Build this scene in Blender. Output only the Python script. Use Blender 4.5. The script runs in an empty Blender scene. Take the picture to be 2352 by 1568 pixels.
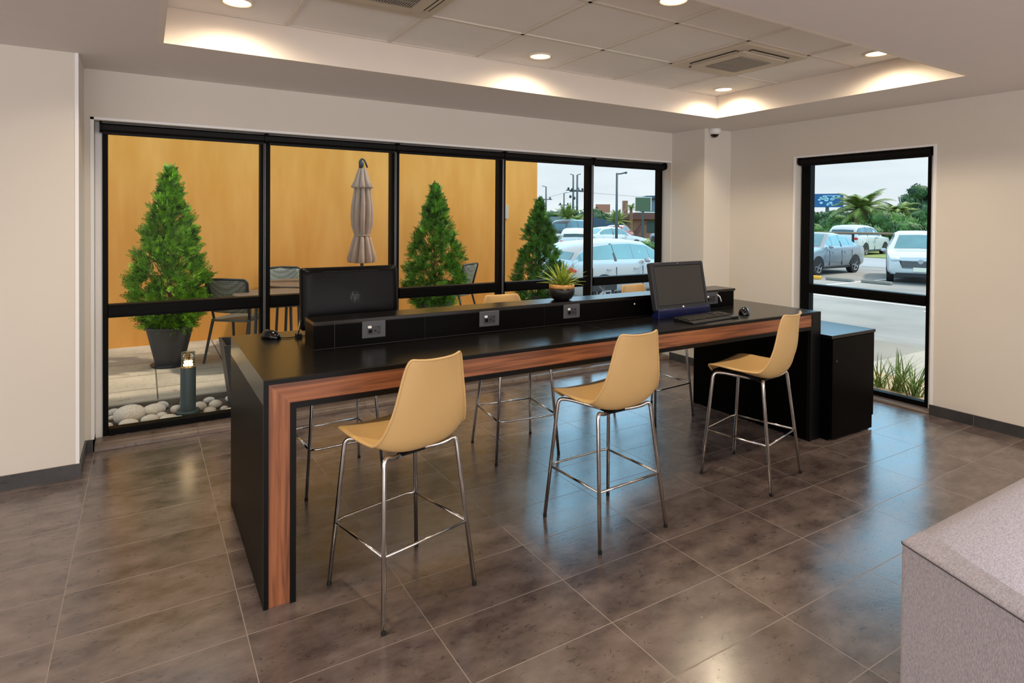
import bpy, bmesh, math, random
from mathutils import Vector, Matrix
R_ = random.Random(7)
scene = bpy.context.scene
COL = scene.collection
PI = math.pi
def lin(c):
    return tuple((x/12.92 if x <= .04045 else ((x+.055)/1.055)**2.4) for x in [v/255 for v in c])

# ------------------------------------------------------------------ camera
F_PX, CY, YAW, PIT, ROL = 1387.8, 519.5, .5472, -.0133, .0073
cam_d = bpy.data.cameras.new('camera'); cam = bpy.data.objects.new('camera', cam_d); COL.objects.link(cam)
cam_d.sensor_fit = 'HORIZONTAL'; cam_d.sensor_width = 36; cam_d.lens = 36*F_PX/2352
cam_d.shift_x = 0; cam_d.shift_y = (CY-784)/2352
cam_d.clip_start = .05; cam_d.clip_end = 400
r0 = Vector((math.cos(YAW), -math.sin(YAW), 0))
fw = Vector((math.sin(YAW)*math.cos(PIT), math.cos(YAW)*math.cos(PIT), math.sin(PIT)))
u0 = r0.cross(fw)
rr = r0*math.cos(ROL)+u0*math.sin(ROL); uu = -r0*math.sin(ROL)+u0*math.cos(ROL)
M = Matrix((rr, uu, -fw)).transposed().to_4x4(); M.translation = Vector((0, 0, 1.55))
cam.matrix_world = M
scene.camera = cam

# ------------------------------------------------------------------ view, world, sun
scene.view_settings.view_transform = 'Standard'
scene.view_settings.look = 'None'
scene.view_settings.exposure = 0.0
scene.view_settings.gamma = 1.0
scene.view_settings.use_curve_mapping = False
world = bpy.data.worlds.new('world'); scene.world = world; world.use_nodes = True
nt = world.node_tree; nt.nodes.clear()
wo = nt.nodes.new('ShaderNodeOutputWorld'); bg = nt.nodes.new('ShaderNodeBackground')
tc = nt.nodes.new('ShaderNodeTexCoord'); sp = nt.nodes.new('ShaderNodeSeparateXYZ')
cr = nt.nodes.new('ShaderNodeValToRGB'); ns = nt.nodes.new('ShaderNodeTexNoise'); mxw = nt.nodes.new('ShaderNodeMix')
nt.links.new(tc.outputs['Generated'], sp.inputs[0]); nt.links.new(sp.outputs['Z'], cr.inputs[0])
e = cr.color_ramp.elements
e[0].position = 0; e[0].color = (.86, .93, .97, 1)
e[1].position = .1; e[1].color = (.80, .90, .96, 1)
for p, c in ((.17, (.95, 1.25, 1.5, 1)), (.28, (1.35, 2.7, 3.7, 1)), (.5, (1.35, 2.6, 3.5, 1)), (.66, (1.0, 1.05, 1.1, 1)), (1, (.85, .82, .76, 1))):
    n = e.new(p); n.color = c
mp = nt.nodes.new('ShaderNodeMapping'); mp.inputs['Scale'].default_value = (3, 3, 14)
nt.links.new(tc.outputs['Generated'], mp.inputs[0]); nt.links.new(mp.outputs[0], ns.inputs[0])
ns.inputs['Scale'].default_value = 2.2; ns.inputs['Detail'].default_value = 5
cr2 = nt.nodes.new('ShaderNodeValToRGB'); cr2.color_ramp.elements[0].position = .35; cr2.color_ramp.elements[1].position = .65
cr2.color_ramp.elements[0].color = (.93, .94, .95, 1); cr2.color_ramp.elements[1].color = (1.04, 1.03, 1.02, 1)
nt.links.new(ns.outputs[0], cr2.inputs[0])
mxw.data_type = 'RGBA'; mxw.blend_type = 'MULTIPLY'; mxw.inputs[0].default_value = 1
nt.links.new(cr.outputs[0], mxw.inputs[6]); nt.links.new(cr2.outputs[0], mxw.inputs[7])
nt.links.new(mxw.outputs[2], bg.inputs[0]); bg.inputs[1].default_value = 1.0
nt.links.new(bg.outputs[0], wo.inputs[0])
sun_d = bpy.data.lights.new('sun', 'SUN'); sun_d.energy = 3.2; sun_d.angle = math.radians(2.5); sun_d.color = (1, .87, .68)
sun = bpy.data.objects.new('sun', sun_d); COL.objects.link(sun)
_d = Vector((-.92, .36, -1.25)); sun.rotation_euler = _d.to_track_quat('-Z', 'Y').to_euler(); sun.location = (10, -5, 12)
LAMP_SPOT, LAMP_DISC, LOBBY = 62.0, 9.0, 300.0
# added fill lights standing in for daylight, behind the viewer and on the left
for nm, loc, rot, sx, sy, en in (('lobby_front_fill', (.9, -4.02, 1.35), (PI/2, 0, 0), 8.4, 2.3, 205), ('lobby_side_fill', (-3.5, -.6, 1.35), (PI/2, 0, -PI/2), 5.5, 2.3, 50)):
    d = bpy.data.lights.new(nm, 'AREA'); d.shape = 'RECTANGLE'; d.size = sx; d.size_y = sy; d.energy = en; d.color = (1, .955, .95)
    o = bpy.data.objects.new(nm, d); COL.objects.link(o); o.location = loc; o.rotation_euler = rot

# ------------------------------------------------------------------ materials
MATS = {}
def mat(name, rgb, rough=.5, metal=0, spec=.5, var=.0, vscale=8, bump=0, bscale=60, stretch=(1, 1, 1), rgb2=None, coat=0, sub=None, ior=None, detail=4):
    if name in MATS: return MATS[name]
    m = bpy.data.materials.new(name); m.use_nodes = True; t = m.node_tree; b = t.nodes['Principled BSDF']
    c = lin(rgb); b.inputs['Roughness'].default_value = rough; b.inputs['Metallic'].default_value = metal
    b.inputs['Specular IOR Level'].default_value = spec; b.inputs['Coat Weight'].default_value = coat
    if ior: b.inputs['IOR'].default_value = ior
    tcn = t.nodes.new('ShaderNodeTexCoord'); mpn = t.nodes.new('ShaderNodeMapping'); mpn.inputs['Scale'].default_value = stretch
    t.links.new(tcn.outputs['Object'], mpn.inputs[0])
    n = t.nodes.new('ShaderNodeTexNoise'); n.inputs['Scale'].default_value = vscale; n.inputs['Detail'].default_value = detail
    t.links.new(mpn.outputs[0], n.inputs[0]); rp = t.nodes.new('ShaderNodeValToRGB'); t.links.new(n.outputs[0], rp.inputs[0])
    if rgb2: c1, c2 = c, lin(rgb2)
    else: c1 = tuple(x*(1-var) for x in c); c2 = tuple(min(1, x*(1+var)) for x in c)
    rp.color_ramp.elements[0].position = .32; rp.color_ramp.elements[1].position = .68
    rp.color_ramp.elements[0].color = (*c1, 1); rp.color_ramp.elements[1].color = (*c2, 1)
    t.links.new(rp.outputs[0], b.inputs['Base Color'])
    if bump:
        n2 = t.nodes.new('ShaderNodeTexNoise'); n2.inputs['Scale'].default_value = bscale; n2.inputs['Detail'].default_value = 3
        t.links.new(mpn.outputs[0], n2.inputs[0]); bn = t.nodes.new('ShaderNodeBump'); bn.inputs['Strength'].default_value = bump
        bn.inputs['Distance'].default_value = .002; t.links.new(n2.outputs[0], bn.inputs['Height']); t.links.new(bn.outputs[0], b.inputs['Normal'])
    MATS[name] = m; return m
def emis(name, rgb, s):
    if name in MATS: return MATS[name]
    m = bpy.data.materials.new(name); m.use_nodes = True; t = m.node_tree; b = t.nodes['Principled BSDF']
    b.inputs['Base Color'].default_value = (*lin(rgb), 1); b.inputs['Emission Color'].default_value = (*lin(rgb), 1); b.inputs['Emission Strength'].default_value = s
    MATS[name] = m; return m
def glass(name, tint=(1, 1, 1), refl=1.0, rough=0.0):
    if name in MATS: return MATS[name]
    m = bpy.data.materials.new(name); m.use_nodes = True; t = m.node_tree; t.nodes.clear()
    o = t.nodes.new('ShaderNodeOutputMaterial'); mx = t.nodes.new('ShaderNodeMixShader'); tr = t.nodes.new('ShaderNodeBsdfTransparent')
    gl = t.nodes.new('ShaderNodeBsdfGlossy'); fr = t.nodes.new('ShaderNodeFresnel'); fr.inputs['IOR'].default_value = 1.3
    tr.inputs[0].default_value = (*tint, 1); gl.inputs['Roughness'].default_value = rough
    mu = t.nodes.new('ShaderNodeMath'); mu.operation = 'MULTIPLY'; mu.inputs[1].default_value = refl
    t.links.new(fr.outputs[0], mu.inputs[0]); t.links.new(mu.outputs[0], mx.inputs[0]); t.links.new(tr.outputs[0], mx.inputs[1]); t.links.new(gl.outputs[0], mx.inputs[2])
    t.links.new(mx.outputs[0], o.inputs[0]); MATS[name] = m; return m
def grid_mat(name, rgb, rgb2, grout, x0, w, y0, h, gw, rough, vs=3, streak=(1, 1, 1), bump=.25, bs=40, spec=.5, axes='XY', tilevar=.08, ior=1.5):
    """tiles laid out in object space, with grout lines, cloudy mottling and small pits"""
    m = bpy.data.materials.new(name); m.use_nodes = True; t = m.node_tree; b = t.nodes['Principled BSDF']; L = t.links.new
    tcn = t.nodes.new('ShaderNodeTexCoord'); s = t.nodes.new('ShaderNodeSeparateXYZ'); L(tcn.outputs['Object'], s.inputs[0])
    def mth(op, a, bb=None):
        n = t.nodes.new('ShaderNodeMath'); n.operation = op
        for i, v in enumerate((a, bb)):
            if v is None: continue
            if isinstance(v, (int, float)): n.inputs[i].default_value = v
            else: L(v, n.inputs[i])
        return n.outputs[0]
    def edge(ch, o, p):
        q = mth('DIVIDE', mth('SUBTRACT', s.outputs[ch], o), p); f = mth('FRACT', q)
        return mth('MULTIPLY', mth('MINIMUM', f, mth('SUBTRACT', 1.0, f)), p), mth('FLOOR', q)
    ex, ix = edge(axes[0], x0, w); ey, iy = edge(axes[1], y0, h)
    msk = mth('LESS_THAN', mth('MINIMUM', ex, ey), gw)
    cmb = t.nodes.new('ShaderNodeCombineXYZ'); L(ix, cmb.inputs[0]); L(iy, cmb.inputs[1])
    wn = t.nodes.new('ShaderNodeTexWhiteNoise'); L(cmb.outputs[0], wn.inputs['Vector'])
    mpn = t.nodes.new('ShaderNodeMapping'); mpn.inputs['Scale'].default_value = streak
    ad = t.nodes.new('ShaderNodeVectorMath'); ad.operation = 'MULTIPLY_ADD'; L(wn.outputs['Color'], ad.inputs[0]); ad.inputs[1].default_value = (3, 3, 3); L(tcn.outputs['Object'], ad.inputs[2])
    L(ad.outputs[0], mpn.inputs[0])
    n1 = t.nodes.new('ShaderNodeTexNoise'); n1.inputs['Scale'].default_value = vs; n1.inputs['Detail'].default_value = 7; n1.inputs['Roughness'].default_value = .62; L(mpn.outputs[0], n1.inputs[0])
    rp = t.nodes.new('ShaderNodeValToRGB'); L(n1.outputs[0], rp.inputs[0]); rp.color_ramp.elements[0].position = .3; rp.color_ramp.elements[1].position = .7
    rp.color_ramp.elements[0].color = (*lin(rgb), 1); rp.color_ramp.elements[1].color = (*lin(rgb2), 1)
    n3 = t.nodes.new('ShaderNodeTexNoise'); n3.inputs['Scale'].default_value = bs*.45; n3.inputs['Detail'].default_value = 2; n3.inputs['Distortion'].default_value = 1.5; L(mpn.outputs[0], n3.inputs[0])
    pit = t.nodes.new('ShaderNodeMapRange'); pit.inputs['From Min'].default_value = .30; pit.inputs['From Max'].default_value = .37; pit.inputs['To Min'].default_value = .55; L(n3.outputs[0], pit.inputs[0])
    tv = mth('ADD', mth('MULTIPLY', wn.outputs['Value'], 2*tilevar), 1-tilevar)
    fac = mth('MULTIPLY', tv, pit.outputs[0])
    mc = t.nodes.new('ShaderNodeMix'); mc.data_type = 'RGBA'; mc.blend_type = 'MULTIPLY'; mc.inputs[0].default_value = 1; L(rp.outputs[0], mc.inputs[6]); L(fac, mc.inputs[7])
    mg = t.nodes.new('ShaderNodeMix'); mg.data_type = 'RGBA'; L(msk, mg.inputs[0]); L(mc.outputs[2], mg.inputs[6]); mg.inputs[7].default_value = (*lin(grout), 1)
    L(mg.outputs[2], b.inputs['Base Color'])
    rn = t.nodes.new('ShaderNodeMapRange'); rn.inputs['From Min'].default_value = .3; rn.inputs['From Max'].default_value = .7; rn.inputs['To Min'].default_value = rough*.88; rn.inputs['To Max'].default_value = rough*1.15; L(n1.outputs[0], rn.inputs[0])
    L(mth('ADD', rn.outputs[0], mth('MULTIPLY', msk, .3)), b.inputs['Roughness']); b.inputs['Specular IOR Level'].default_value = spec; b.inputs['IOR'].default_value = ior
    n2 = t.nodes.new('ShaderNodeTexNoise'); n2.inputs['Scale'].default_value = bs; n2.inputs['Detail'].default_value = 4; L(mpn.outputs[0], n2.inputs[0])
    hh = mth('SUBTRACT', mth('MULTIPLY', n2.outputs[0], pit.outputs[0]), mth('MULTIPLY', msk, .6))
    bn = t.nodes.new('ShaderNodeBump'); bn.inputs['Strength'].default_value = bump; bn.inputs['Distance'].default_value = .002; L(hh, bn.inputs['Height']); L(bn.outputs[0], b.inputs['Normal'])
    MATS[name] = m; return m

m_floor = grid_mat('slate floor tile', (74, 63, 61), (124, 110, 105), (136, 124, 117), 1.5353, .6047, 2.0788, .3196, .0018, .23, 5, (1, 1.7, 1), .14, 55, ior=1.85, tilevar=.05)
m_base = grid_mat('slate baseboard tile', (50, 50, 52), (70, 69, 70), (110, 105, 100), 2.38, .31, -10, 30, .0015, .35, 5, bump=.1, axes='YX')
m_ceil = mat('ceiling paint', (226, 218, 215), .9, var=.01, bump=.03, bscale=200)
m_wall = mat('wall paint', (217, 211, 202), .85, var=.012, vscale=1.2, bump=.05, bscale=220)
m_tray = mat('tray side paint', (232, 222, 212), .85, var=.01)
m_tile = mat('ceiling panel', (240, 236, 233), .92, var=.02, vscale=3, bump=.08, bscale=300)
m_grid = mat('ceiling grid metal', (222, 214, 203), .5)
m_bead = mat('white corner bead', (240, 240, 242), .5)
m_frame = mat('black window aluminium', (5, 5, 6), .5, spec=.1, var=.1, vscale=30)
m_blindb = mat('black blind housing', (4, 4, 5), .5, spec=.2)
m_chain = mat('grey ball chain', (120, 124, 128), .4, .6)
m_glass = glass('window glass', (.985, .995, .995), .10, .22)
m_black = mat('black laminate', (9, 8, 8), .25, var=.12, vscale=40, bump=.05, bscale=300, ior=1.5)
m_blackv = mat('black laminate side', (5, 4, 4), .38, spec=.05, var=.12, vscale=40, bump=.05, bscale=300)
m_edge = mat('black edge band', (6, 7, 9), .4, spec=.2)
m_dplas = mat('dark grey plastic', (66, 68, 74), .45)
m_bplas = mat('black plastic', (4, 4, 6), .34, spec=.12, var=.1)
m_bplas2 = mat('matte black plastic', (12, 12, 14), .5, spec=.25)
m_gloss = mat('glossy black plastic', (6, 5, 5), .06)
m_white = mat('white plastic', (235, 235, 235), .4)
m_screen = mat('matte dark screen', (50, 50, 49), .32, rgb2=(54, 52, 51), vscale=4, spec=.3)
m_bezel = mat('monitor bezel', (42, 45, 51), .38, spec=.3)
m_blue = mat('dark blue plastic', (10, 19, 62), .35)
m_shell = mat('mustard stool plastic', (204, 168, 112), .42, var=.02, vscale=4, bump=.04, bscale=500)
m_chrome = mat('chrome', (222, 221, 220), .16, 1, var=.02)
m_rubber = mat('black rubber', (14, 14, 14), .7)
m_stucco = mat('mustard stucco', (208, 138, 54), .9, rgb2=(220, 154, 74), vscale=1.6, bump=.5, bscale=45, stretch=(3, 1, .6))
m_patio = grid_mat('patio paving', (150, 140, 125), (186, 174, 156), (92, 84, 74), .1, .62, 5.75, .55, .006, .7, 2, bump=.3, bs=50, ior=1.4)
m_soil = mat('dark soil', (62, 52, 42), .95, rgb2=(96, 84, 70), vscale=22, bump=.8, bscale=60)
m_stone = mat('river stone', (196, 186, 172), .7, rgb2=(226, 218, 206), vscale=9, bump=.25, bscale=40)
m_lot = mat('worn asphalt', (128, 124, 120), .9, rgb2=(154, 150, 145), vscale=.6, bump=.4, bscale=60, detail=8)
m_walk = mat('concrete walk', (140, 134, 124), .9, rgb2=(158, 152, 142), vscale=1.1, bump=.3, bscale=60)
m_walk2 = mat('pale concrete slab', (172, 164, 152), .9, rgb2=(188, 180, 168), vscale=1.5, bump=.3, bscale=70)
m_line = mat('white road paint', (232, 232, 232), .7)
m_yel = mat('yellow paint', (232, 168, 52), .6, var=.08)
m_kerb = mat('grey kerb', (128, 122, 112), .8, var=.1)
m_pot = mat('charcoal pot', (56, 55, 56), .55, var=.08)
m_leaf = mat('conifer green', (22, 66, 8), .6, rgb2=(138, 196, 34), vscale=16)
m_leaf2 = mat('conifer green two', (18, 58, 12), .6, rgb2=(112, 168, 36), vscale=11)
m_leaf3 = mat('conifer green three', (20, 54, 14), .6, rgb2=(90, 146, 40), vscale=11)
m_bark = mat('brown bark', (92, 58, 34), .9, rgb2=(130, 92, 58), vscale=30, bump=.6)
m_taupe = mat('taupe parasol canvas', (158, 132, 114), .85, var=.05, vscale=10, bump=.15)
m_steel = mat('brushed steel', (90, 88, 84), .35, .8)
m_wick = mat('grey woven resin', (88, 90, 84), .6, bump=.0)
m_gleg = mat('dark grey metal leg', (44, 47, 50), .45)
m_ttop = mat('brown patio table top', (104, 88, 74), .6, var=.1)
m_boll = mat('green grey bollard metal', (62, 76, 78), .5, var=.06)
m_brass = mat('brass ring', (170, 130, 70), .3, .8)
m_glow = emis('bollard lamp', (255, 214, 150), 6)
m_lamp = emis('downlight lamp', (255, 222, 172), LAMP_DISC)
m_ltrim = mat('downlight trim', (236, 222, 200), .4)
m_ac = mat('cassette plastic', (206, 194, 176), .45)
m_acd = mat('cassette slot', (34, 32, 30), .7)
m_acg = mat('cassette grille', (166, 158, 148), .6)
m_fab = mat('grey upholstery', (154, 150, 159), .9, rgb2=(186, 182, 191), vscale=130, bump=.9, bscale=160, stretch=(1, 2.5, 1))
m_seam = mat('dark seam thread', (66, 60, 62), .9)
m_palm = mat('palm green', (60, 96, 34), .6, rgb2=(136, 150, 66), vscale=3)
m_ptrunk = mat('palm trunk', (112, 84, 58), .9, rgb2=(140, 108, 74), vscale=6)
m_hedge = mat('broadleaf green', (28, 62, 24), .7, rgb2=(92, 132, 52), vscale=.9, detail=8)
m_hedge2 = mat('dark tree green', (22, 50, 26), .7, rgb2=(58, 98, 42), vscale=1.1, detail=8)
m_succ = mat('succulent green', (78, 118, 34), .45, rgb2=(164, 176, 62), vscale=22)
m_grass = mat('blade green', (86, 120, 44), .6, rgb2=(140, 158, 80), vscale=14)
m_brick = mat('brick building', (138, 92, 74), .85, rgb2=(156, 106, 86), vscale=2)
m_roofb = mat('maroon roof', (112, 72, 66), .8, var=.08)
m_roofd = mat('dark blue roof', (58, 78, 94), .7, var=.05)
m_grey = mat('far grey wall', (112, 122, 132), .8, var=.06)
m_pole = mat('grey pole metal', (62, 72, 76), .5)
m_wire = mat('overhead wire', (120, 130, 136), .6)
m_tyre = mat('tyre', (22, 22, 24), .8)
m_rim = mat('alloy rim', (176, 180, 186), .3, .7)
m_cwhite = mat('white car paint', (196, 198, 198), .3, coat=.6)
m_csilver = mat('silver car paint', (172, 175, 177), .25, .3, coat=.6)
m_cgrey = mat('grey car paint', (142, 150, 158), .25, .3, coat=.6)
m_cdark = mat('dark car paint', (42, 52, 60), .25, coat=.6)
m_cred = mat('dark red car paint', (150, 60, 52), .25, coat=.6)
m_cglass = mat('tinted car glass', (96, 140, 148), .08, var=.1, vscale=2, spec=.8)
m_cglassd = mat('dark car glass', (34, 66, 74), .08, var=.1, vscale=2, spec=.8)
m_red = mat('red tail lamp', (190, 26, 34), .2)
m_lens = mat('headlamp lens', (206, 214, 220), .1, spec=.8)
m_dark = mat('dark trim plastic', (28, 29, 31), .5)
m_bbblue = mat('blue billboard', (24, 84, 140), .5)
m_bbgreen = mat('green billboard panel', (74, 92, 66), .6, var=.12)
m_bborange = mat('orange brown billboard', (176, 112, 88), .6, var=.05)
m_wood2 = mat('pale wood rim', (206, 152, 84), .5, var=.1, vscale=30)
m_pipe = mat('cream trim', (228, 222, 214), .6)

def wood_mat(name, axis):
    m = bpy.data.materials.new(name); m.use_nodes = True; t = m.node_tree; b = t.nodes['Principled BSDF']; L = t.links.new
    tcn = t.nodes.new('ShaderNodeTexCoord'); mpn = t.nodes.new('ShaderNodeMapping')
    mpn.inputs['Scale'].default_value = (1.2, 26, 26) if axis == 'x' else (26, 26, 1.2)
    L(tcn.outputs['Object'], mpn.inputs[0]); n = t.nodes.new('ShaderNodeTexNoise'); n.inputs['Scale'].default_value = 1.7; n.inputs['Detail'].default_value = 8; n.inputs['Distortion'].default_value = .9
    L(mpn.outputs[0], n.inputs[0]); rp = t.nodes.new('ShaderNodeValToRGB'); L(n.outputs[0], rp.inputs[0]); el = rp.color_ramp.elements
    el[0].position = .3; el[0].color = (*lin((92, 54, 34)), 1); el[1].position = .72; el[1].color = (*lin((172, 110, 72)), 1)
    q = el.new(.5); q.color = (*lin((144, 88, 56)), 1)
    L(rp.outputs[0], b.inputs['Base Color']); b.inputs['Roughness'].default_value = .42; MATS[name] = m; return m
m_woodx = wood_mat('walnut veneer along', 'x'); m_woodz = wood_mat('walnut veneer upright', 'z')

def weave_mat():
    m = bpy.data.materials.new('woven resin back'); m.use_nodes = True; t = m.node_tree; b = t.nodes['Principled BSDF']; L = t.links.new
    tcn = t.nodes.new('ShaderNodeTexCoord'); v = t.nodes.new('ShaderNodeTexVoronoi'); v.inputs['Scale'].default_value = 55; v.inputs['Randomness'].default_value = .15
    L(tcn.outputs['Object'], v.inputs[0]); rp = t.nodes.new('ShaderNodeValToRGB'); L(v.outputs['Distance'], rp.inputs[0])
    rp.color_ramp.elements[0].position = .28; rp.color_ramp.elements[0].color = (*lin((78, 76, 66)), 1); rp.color_ramp.elements[1].position = .45; rp.color_ramp.elements[1].color = (*lin((128, 130, 122)), 1)
    L(rp.outputs[0], b.inputs['Base Color']); b.inputs['Roughness'].default_value = .85; b.inputs['Specular IOR Level'].default_value = .15
    bn = t.nodes.new('ShaderNodeBump'); bn.inputs['Strength'].default_value = .5; bn.inputs['Distance'].default_value = .003; L(v.outputs['Distance'], bn.inputs['Height']); L(bn.outputs[0], b.inputs['Normal'])
    return m
m_weave = weave_mat()

# ------------------------------------------------------------------ mesh helpers
def link(name, bm, m, parent=None, smooth=False, bevel=0, seg=2, loc=None, rot=None):
    me = bpy.data.meshes.new(name); bmesh.ops.recalc_face_normals(bm, faces=bm.faces); bm.to_mesh(me); bm.free()
    o = bpy.data.objects.new(name, me); COL.objects.link(o)
    for mm in (m if isinstance(m, (list, tuple)) else [m]): me.materials.append(mm)
    if smooth:
        for p in me.polygons: p.use_smooth = True
    if bevel:
        b = o.modifiers.new('bevel', 'BEVEL'); b.width = bevel; b.segments = seg; b.limit_method = 'ANGLE'; b.angle_limit = math.radians(50); b.harden_normals = False
    if parent is not None: o.parent = parent
    if loc: o.location = loc
    if rot: o.rotation_euler = rot
    return o
def smooth_by(o, ang=40):
    me = o.data
    for p in me.polygons: p.use_smooth = True
    bm = bmesh.new(); bm.from_mesh(me)
    for ed in bm.edges:
        if len(ed.link_faces) == 2 and ed.calc_face_angle(0) > math.radians(ang): ed.smooth = False
    bm.to_mesh(me); bm.free(); return o
def box(bm, a, b, mi=0):
    x0, y0, z0 = a; x1, y1, z1 = b
    v = [bm.verts.new(p) for p in ((x0, y0, z0), (x1, y0, z0), (x1, y1, z0), (x0, y1, z0), (x0, y0, z1), (x1, y0, z1), (x1, y1, z1), (x0, y1, z1))]
    for f in ((0, 3, 2, 1), (4, 5, 6, 7), (0, 1, 5, 4), (1, 2, 6, 5), (2, 3, 7, 6), (3, 0, 4, 7)):
        fc = bm.faces.new([v[i] for i in f]); fc.material_index = mi
    return v
def B(*bs):
    bm = bmesh.new()
    for a, b in bs: box(bm, a, b)
    return bm
def prism(bm, pts, axis, t0, t1, mi=0):
    """polygon pts (2d) extruded along axis"""
    def P(p, t):
        return {'x': (t, p[0], p[1]), 'y': (p[0], t, p[1]), 'z': (p[0], p[1], t)}[axis]
    a = [bm.verts.new(P(p, t0)) for p in pts]; b = [bm.verts.new(P(p, t1)) for p in pts]; n = len(pts)
    for i in range(n):
        f = bm.faces.new((a[i], a[(i+1) % n], b[(i+1) % n], b[i])); f.material_index = mi
    f1 = bm.faces.new(a[::-1]); f2 = bm.faces.new(b); f1.material_index = f2.material_index = mi
    return bm
def lathe(bm, prof, c=(0, 0), seg=32, pleat=None, mi=0):
    rings = []
    for k, (rad, z) in enumerate(prof):
        rg = []
        for i in range(seg):
            a = 2*PI*i/seg; q = rad
            if pleat: q = rad*(1+pleat(a, k, z))
            rg.append(bm.verts.new((c[0]+q*math.cos(a), c[1]+q*math.sin(a), z)))
        rings.append(rg)
    for k in range(len(rings)-1):
        for i in range(seg):
            f = bm.faces.new((rings[k][i], rings[k][(i+1) % seg], rings[k+1][(i+1) % seg], rings[k+1][i])); f.material_index = mi
    for rg, rev in ((rings[0], True), (rings[-1], False)):
        try: bm.faces.new(rg[::-1] if rev else rg).material_index = mi
        except ValueError: pass
    return bm
def tube(bm, pts, rad, seg=10, closed=False, caps=True):
    pts = [Vector(p) for p in pts]; n = len(pts); rads = rad if isinstance(rad, (list, tuple)) else [rad]*n
    rings = []; up = None
    for i, p in enumerate(pts):
        if closed: d = pts[(i+1) % n]-pts[i-1]
        else: d = pts[min(i+1, n-1)]-pts[max(i-1, 0)]
        d.normalize()
        if up is None:
            up = Vector((0, 0, 1)) if abs(d.z) < .9 else Vector((1, 0, 0))
        s = d.cross(up)
        if s.length < 1e-5: s = d.orthogonal()
        s.normalize(); up = s.cross(d).normalized()
        rings.append([bm.verts.new(p+(s*math.cos(2*PI*k/seg)+up*math.sin(2*PI*k/seg))*rads[i]) for k in range(seg)])
    m = n if closed else n-1
    for i in range(m):
        a, b = rings[i], rings[(i+1) % n]
        for k in range(seg): bm.faces.new((a[k], a[(k+1) % seg], b[(k+1) % seg], b[k]))
    if caps and not closed:
        bm.faces.new(rings[0][::-1]); bm.faces.new(rings[-1])
    return bm
def arc(p, q, s, n=6):
    """rounded corner q between p and s"""
    p, q, s = Vector(p), Vector(q), Vector(s)
    return [((1-t)**2)*p+2*t*(1-t)*q+t*t*s for t in [i/n for i in range(n+1)]]
def rpath(pts, rad, n=6, closed=False):
    pts = [Vector(p) for p in pts]; out = []; N = len(pts)
    for i in range(N):
        if not closed and i in (0, N-1): out.append(pts[i]); continue
        a, q, b = pts[i-1], pts[i], pts[(i+1) % N]
        ra = min(rad, (a-q).length*.45); rb = min(rad, (b-q).length*.45)
        out += arc(q+(a-q).normalized()*ra, q, q+(b-q).normalized()*rb, n)
    return out
def rrect(w, h, r, n=5, cx=0, cy=0):
    out = []
    for sx, sy, a0 in ((1, 1, 0), (-1, 1, 90), (-1, -1, 180), (1, -1, 270)):
        for i in range(n+1):
            a = math.radians(a0+90*i/n); out.append((cx+sx*(w/2-r)+r*math.cos(a), cy+sy*(h/2-r)+r*math.sin(a)))
    return out
def ell(bm, c, s, u=16, v=10, mi=0):
    n0 = len(bm.verts); bmesh.ops.create_uvsphere(bm, u_segments=u, v_segments=v, radius=1, matrix=Matrix.Translation(c) @ Matrix.Diagonal((*s, 1)))
    return bm
def tag(o, label, cat, group=None, kind=None):
    o['label'] = label; o['category'] = cat
    if group: o['group'] = group
    if kind: o['kind'] = kind
    return o
def root(name, loc, rz, label, cat, group=None):
    o = bpy.data.objects.new(name, None); COL.objects.link(o); o.location = loc; o.rotation_euler = (0, 0, rz); o.empty_display_size = .1
    return tag(o, label, cat, group)
def struct(o, label=None):
    o['kind'] = 'structure'
    if label: o['label'] = label
    return o
def sempty(name):
    o = bpy.data.objects.new(name, None); COL.objects.link(o); o['kind'] = 'structure'; return o
KIDS = {}
def copy_tree(o, parent=None):
    c = o.copy(); COL.objects.link(c); c.parent = parent
    for ch in [x for x in ALLCH(o)]: copy_tree(ch, c)
    return c
def ALLCH(o): return list(o.children)
def dup(o, loc, rz, label, group=None):
    c = copy_tree(o); c.location = loc; c.rotation_euler = (0, 0, rz); c['label'] = label
    if group: c['group'] = group
    return c

# ------------------------------------------------------------------ room shell
YW, YF, XR, XF = 4.784, 4.913, 5.384, 5.47
ZC, ZT = 2.498, 2.702
X0, Y0 = -3.6, -4.2
WX0, WX1, WZ = -.279, 4.965, 2.175      # window wall opening
RY0, RY1, RZ = 2.375, 3.575, 2.152      # right window opening
floor = struct(link('floor', B(((X0-.2, Y0-.2, -.1), (5.6, 5.0, 0))), m_floor))
bm = bmesh.new()   # window wall: left bit, lintel, right bit
box(bm, (-.33, YW, 0), (WX0, 5.0, ZC+.4)); box(bm, (WX0, YW, WZ), (WX1, 5.0, ZC+.4)); box(bm, (WX1, YW, 0), (5.6, 5.0, ZC+.4))
struct(link('wall_back', bm, m_wall))
bm = bmesh.new()   # right wall with window hole
box(bm, (XR, Y0, 0), (5.6, RY0, ZC+.4)); box(bm, (XR, RY1, 0), (5.6, YW, ZC+.4)); box(bm, (XR, RY0, RZ), (5.6, RY1, ZC+.4))
struct(link('wall_right', bm, m_wall))
struct(link('wall_pier', B(((X0, 4.365, 0), (-.33, 5.0, ZC+.4))), m_wall))
struct(link('wall_column', B(((4.975, 4.332, 0), (XR, YW, ZC+.2))), m_wall))
struct(link('wall_left', B(((X0-.2, Y0, 0), (X0, 5.0, ZC+.4))), m_wall))
struct(link('wall_front', B(((X0, Y0-.2, 0), (5.6, Y0, ZC+.4))), m_wall))
TX0, TX1, TY0, TY1 = .093, 4.57, 1.838, 3.843
bm = bmesh.new()
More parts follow.
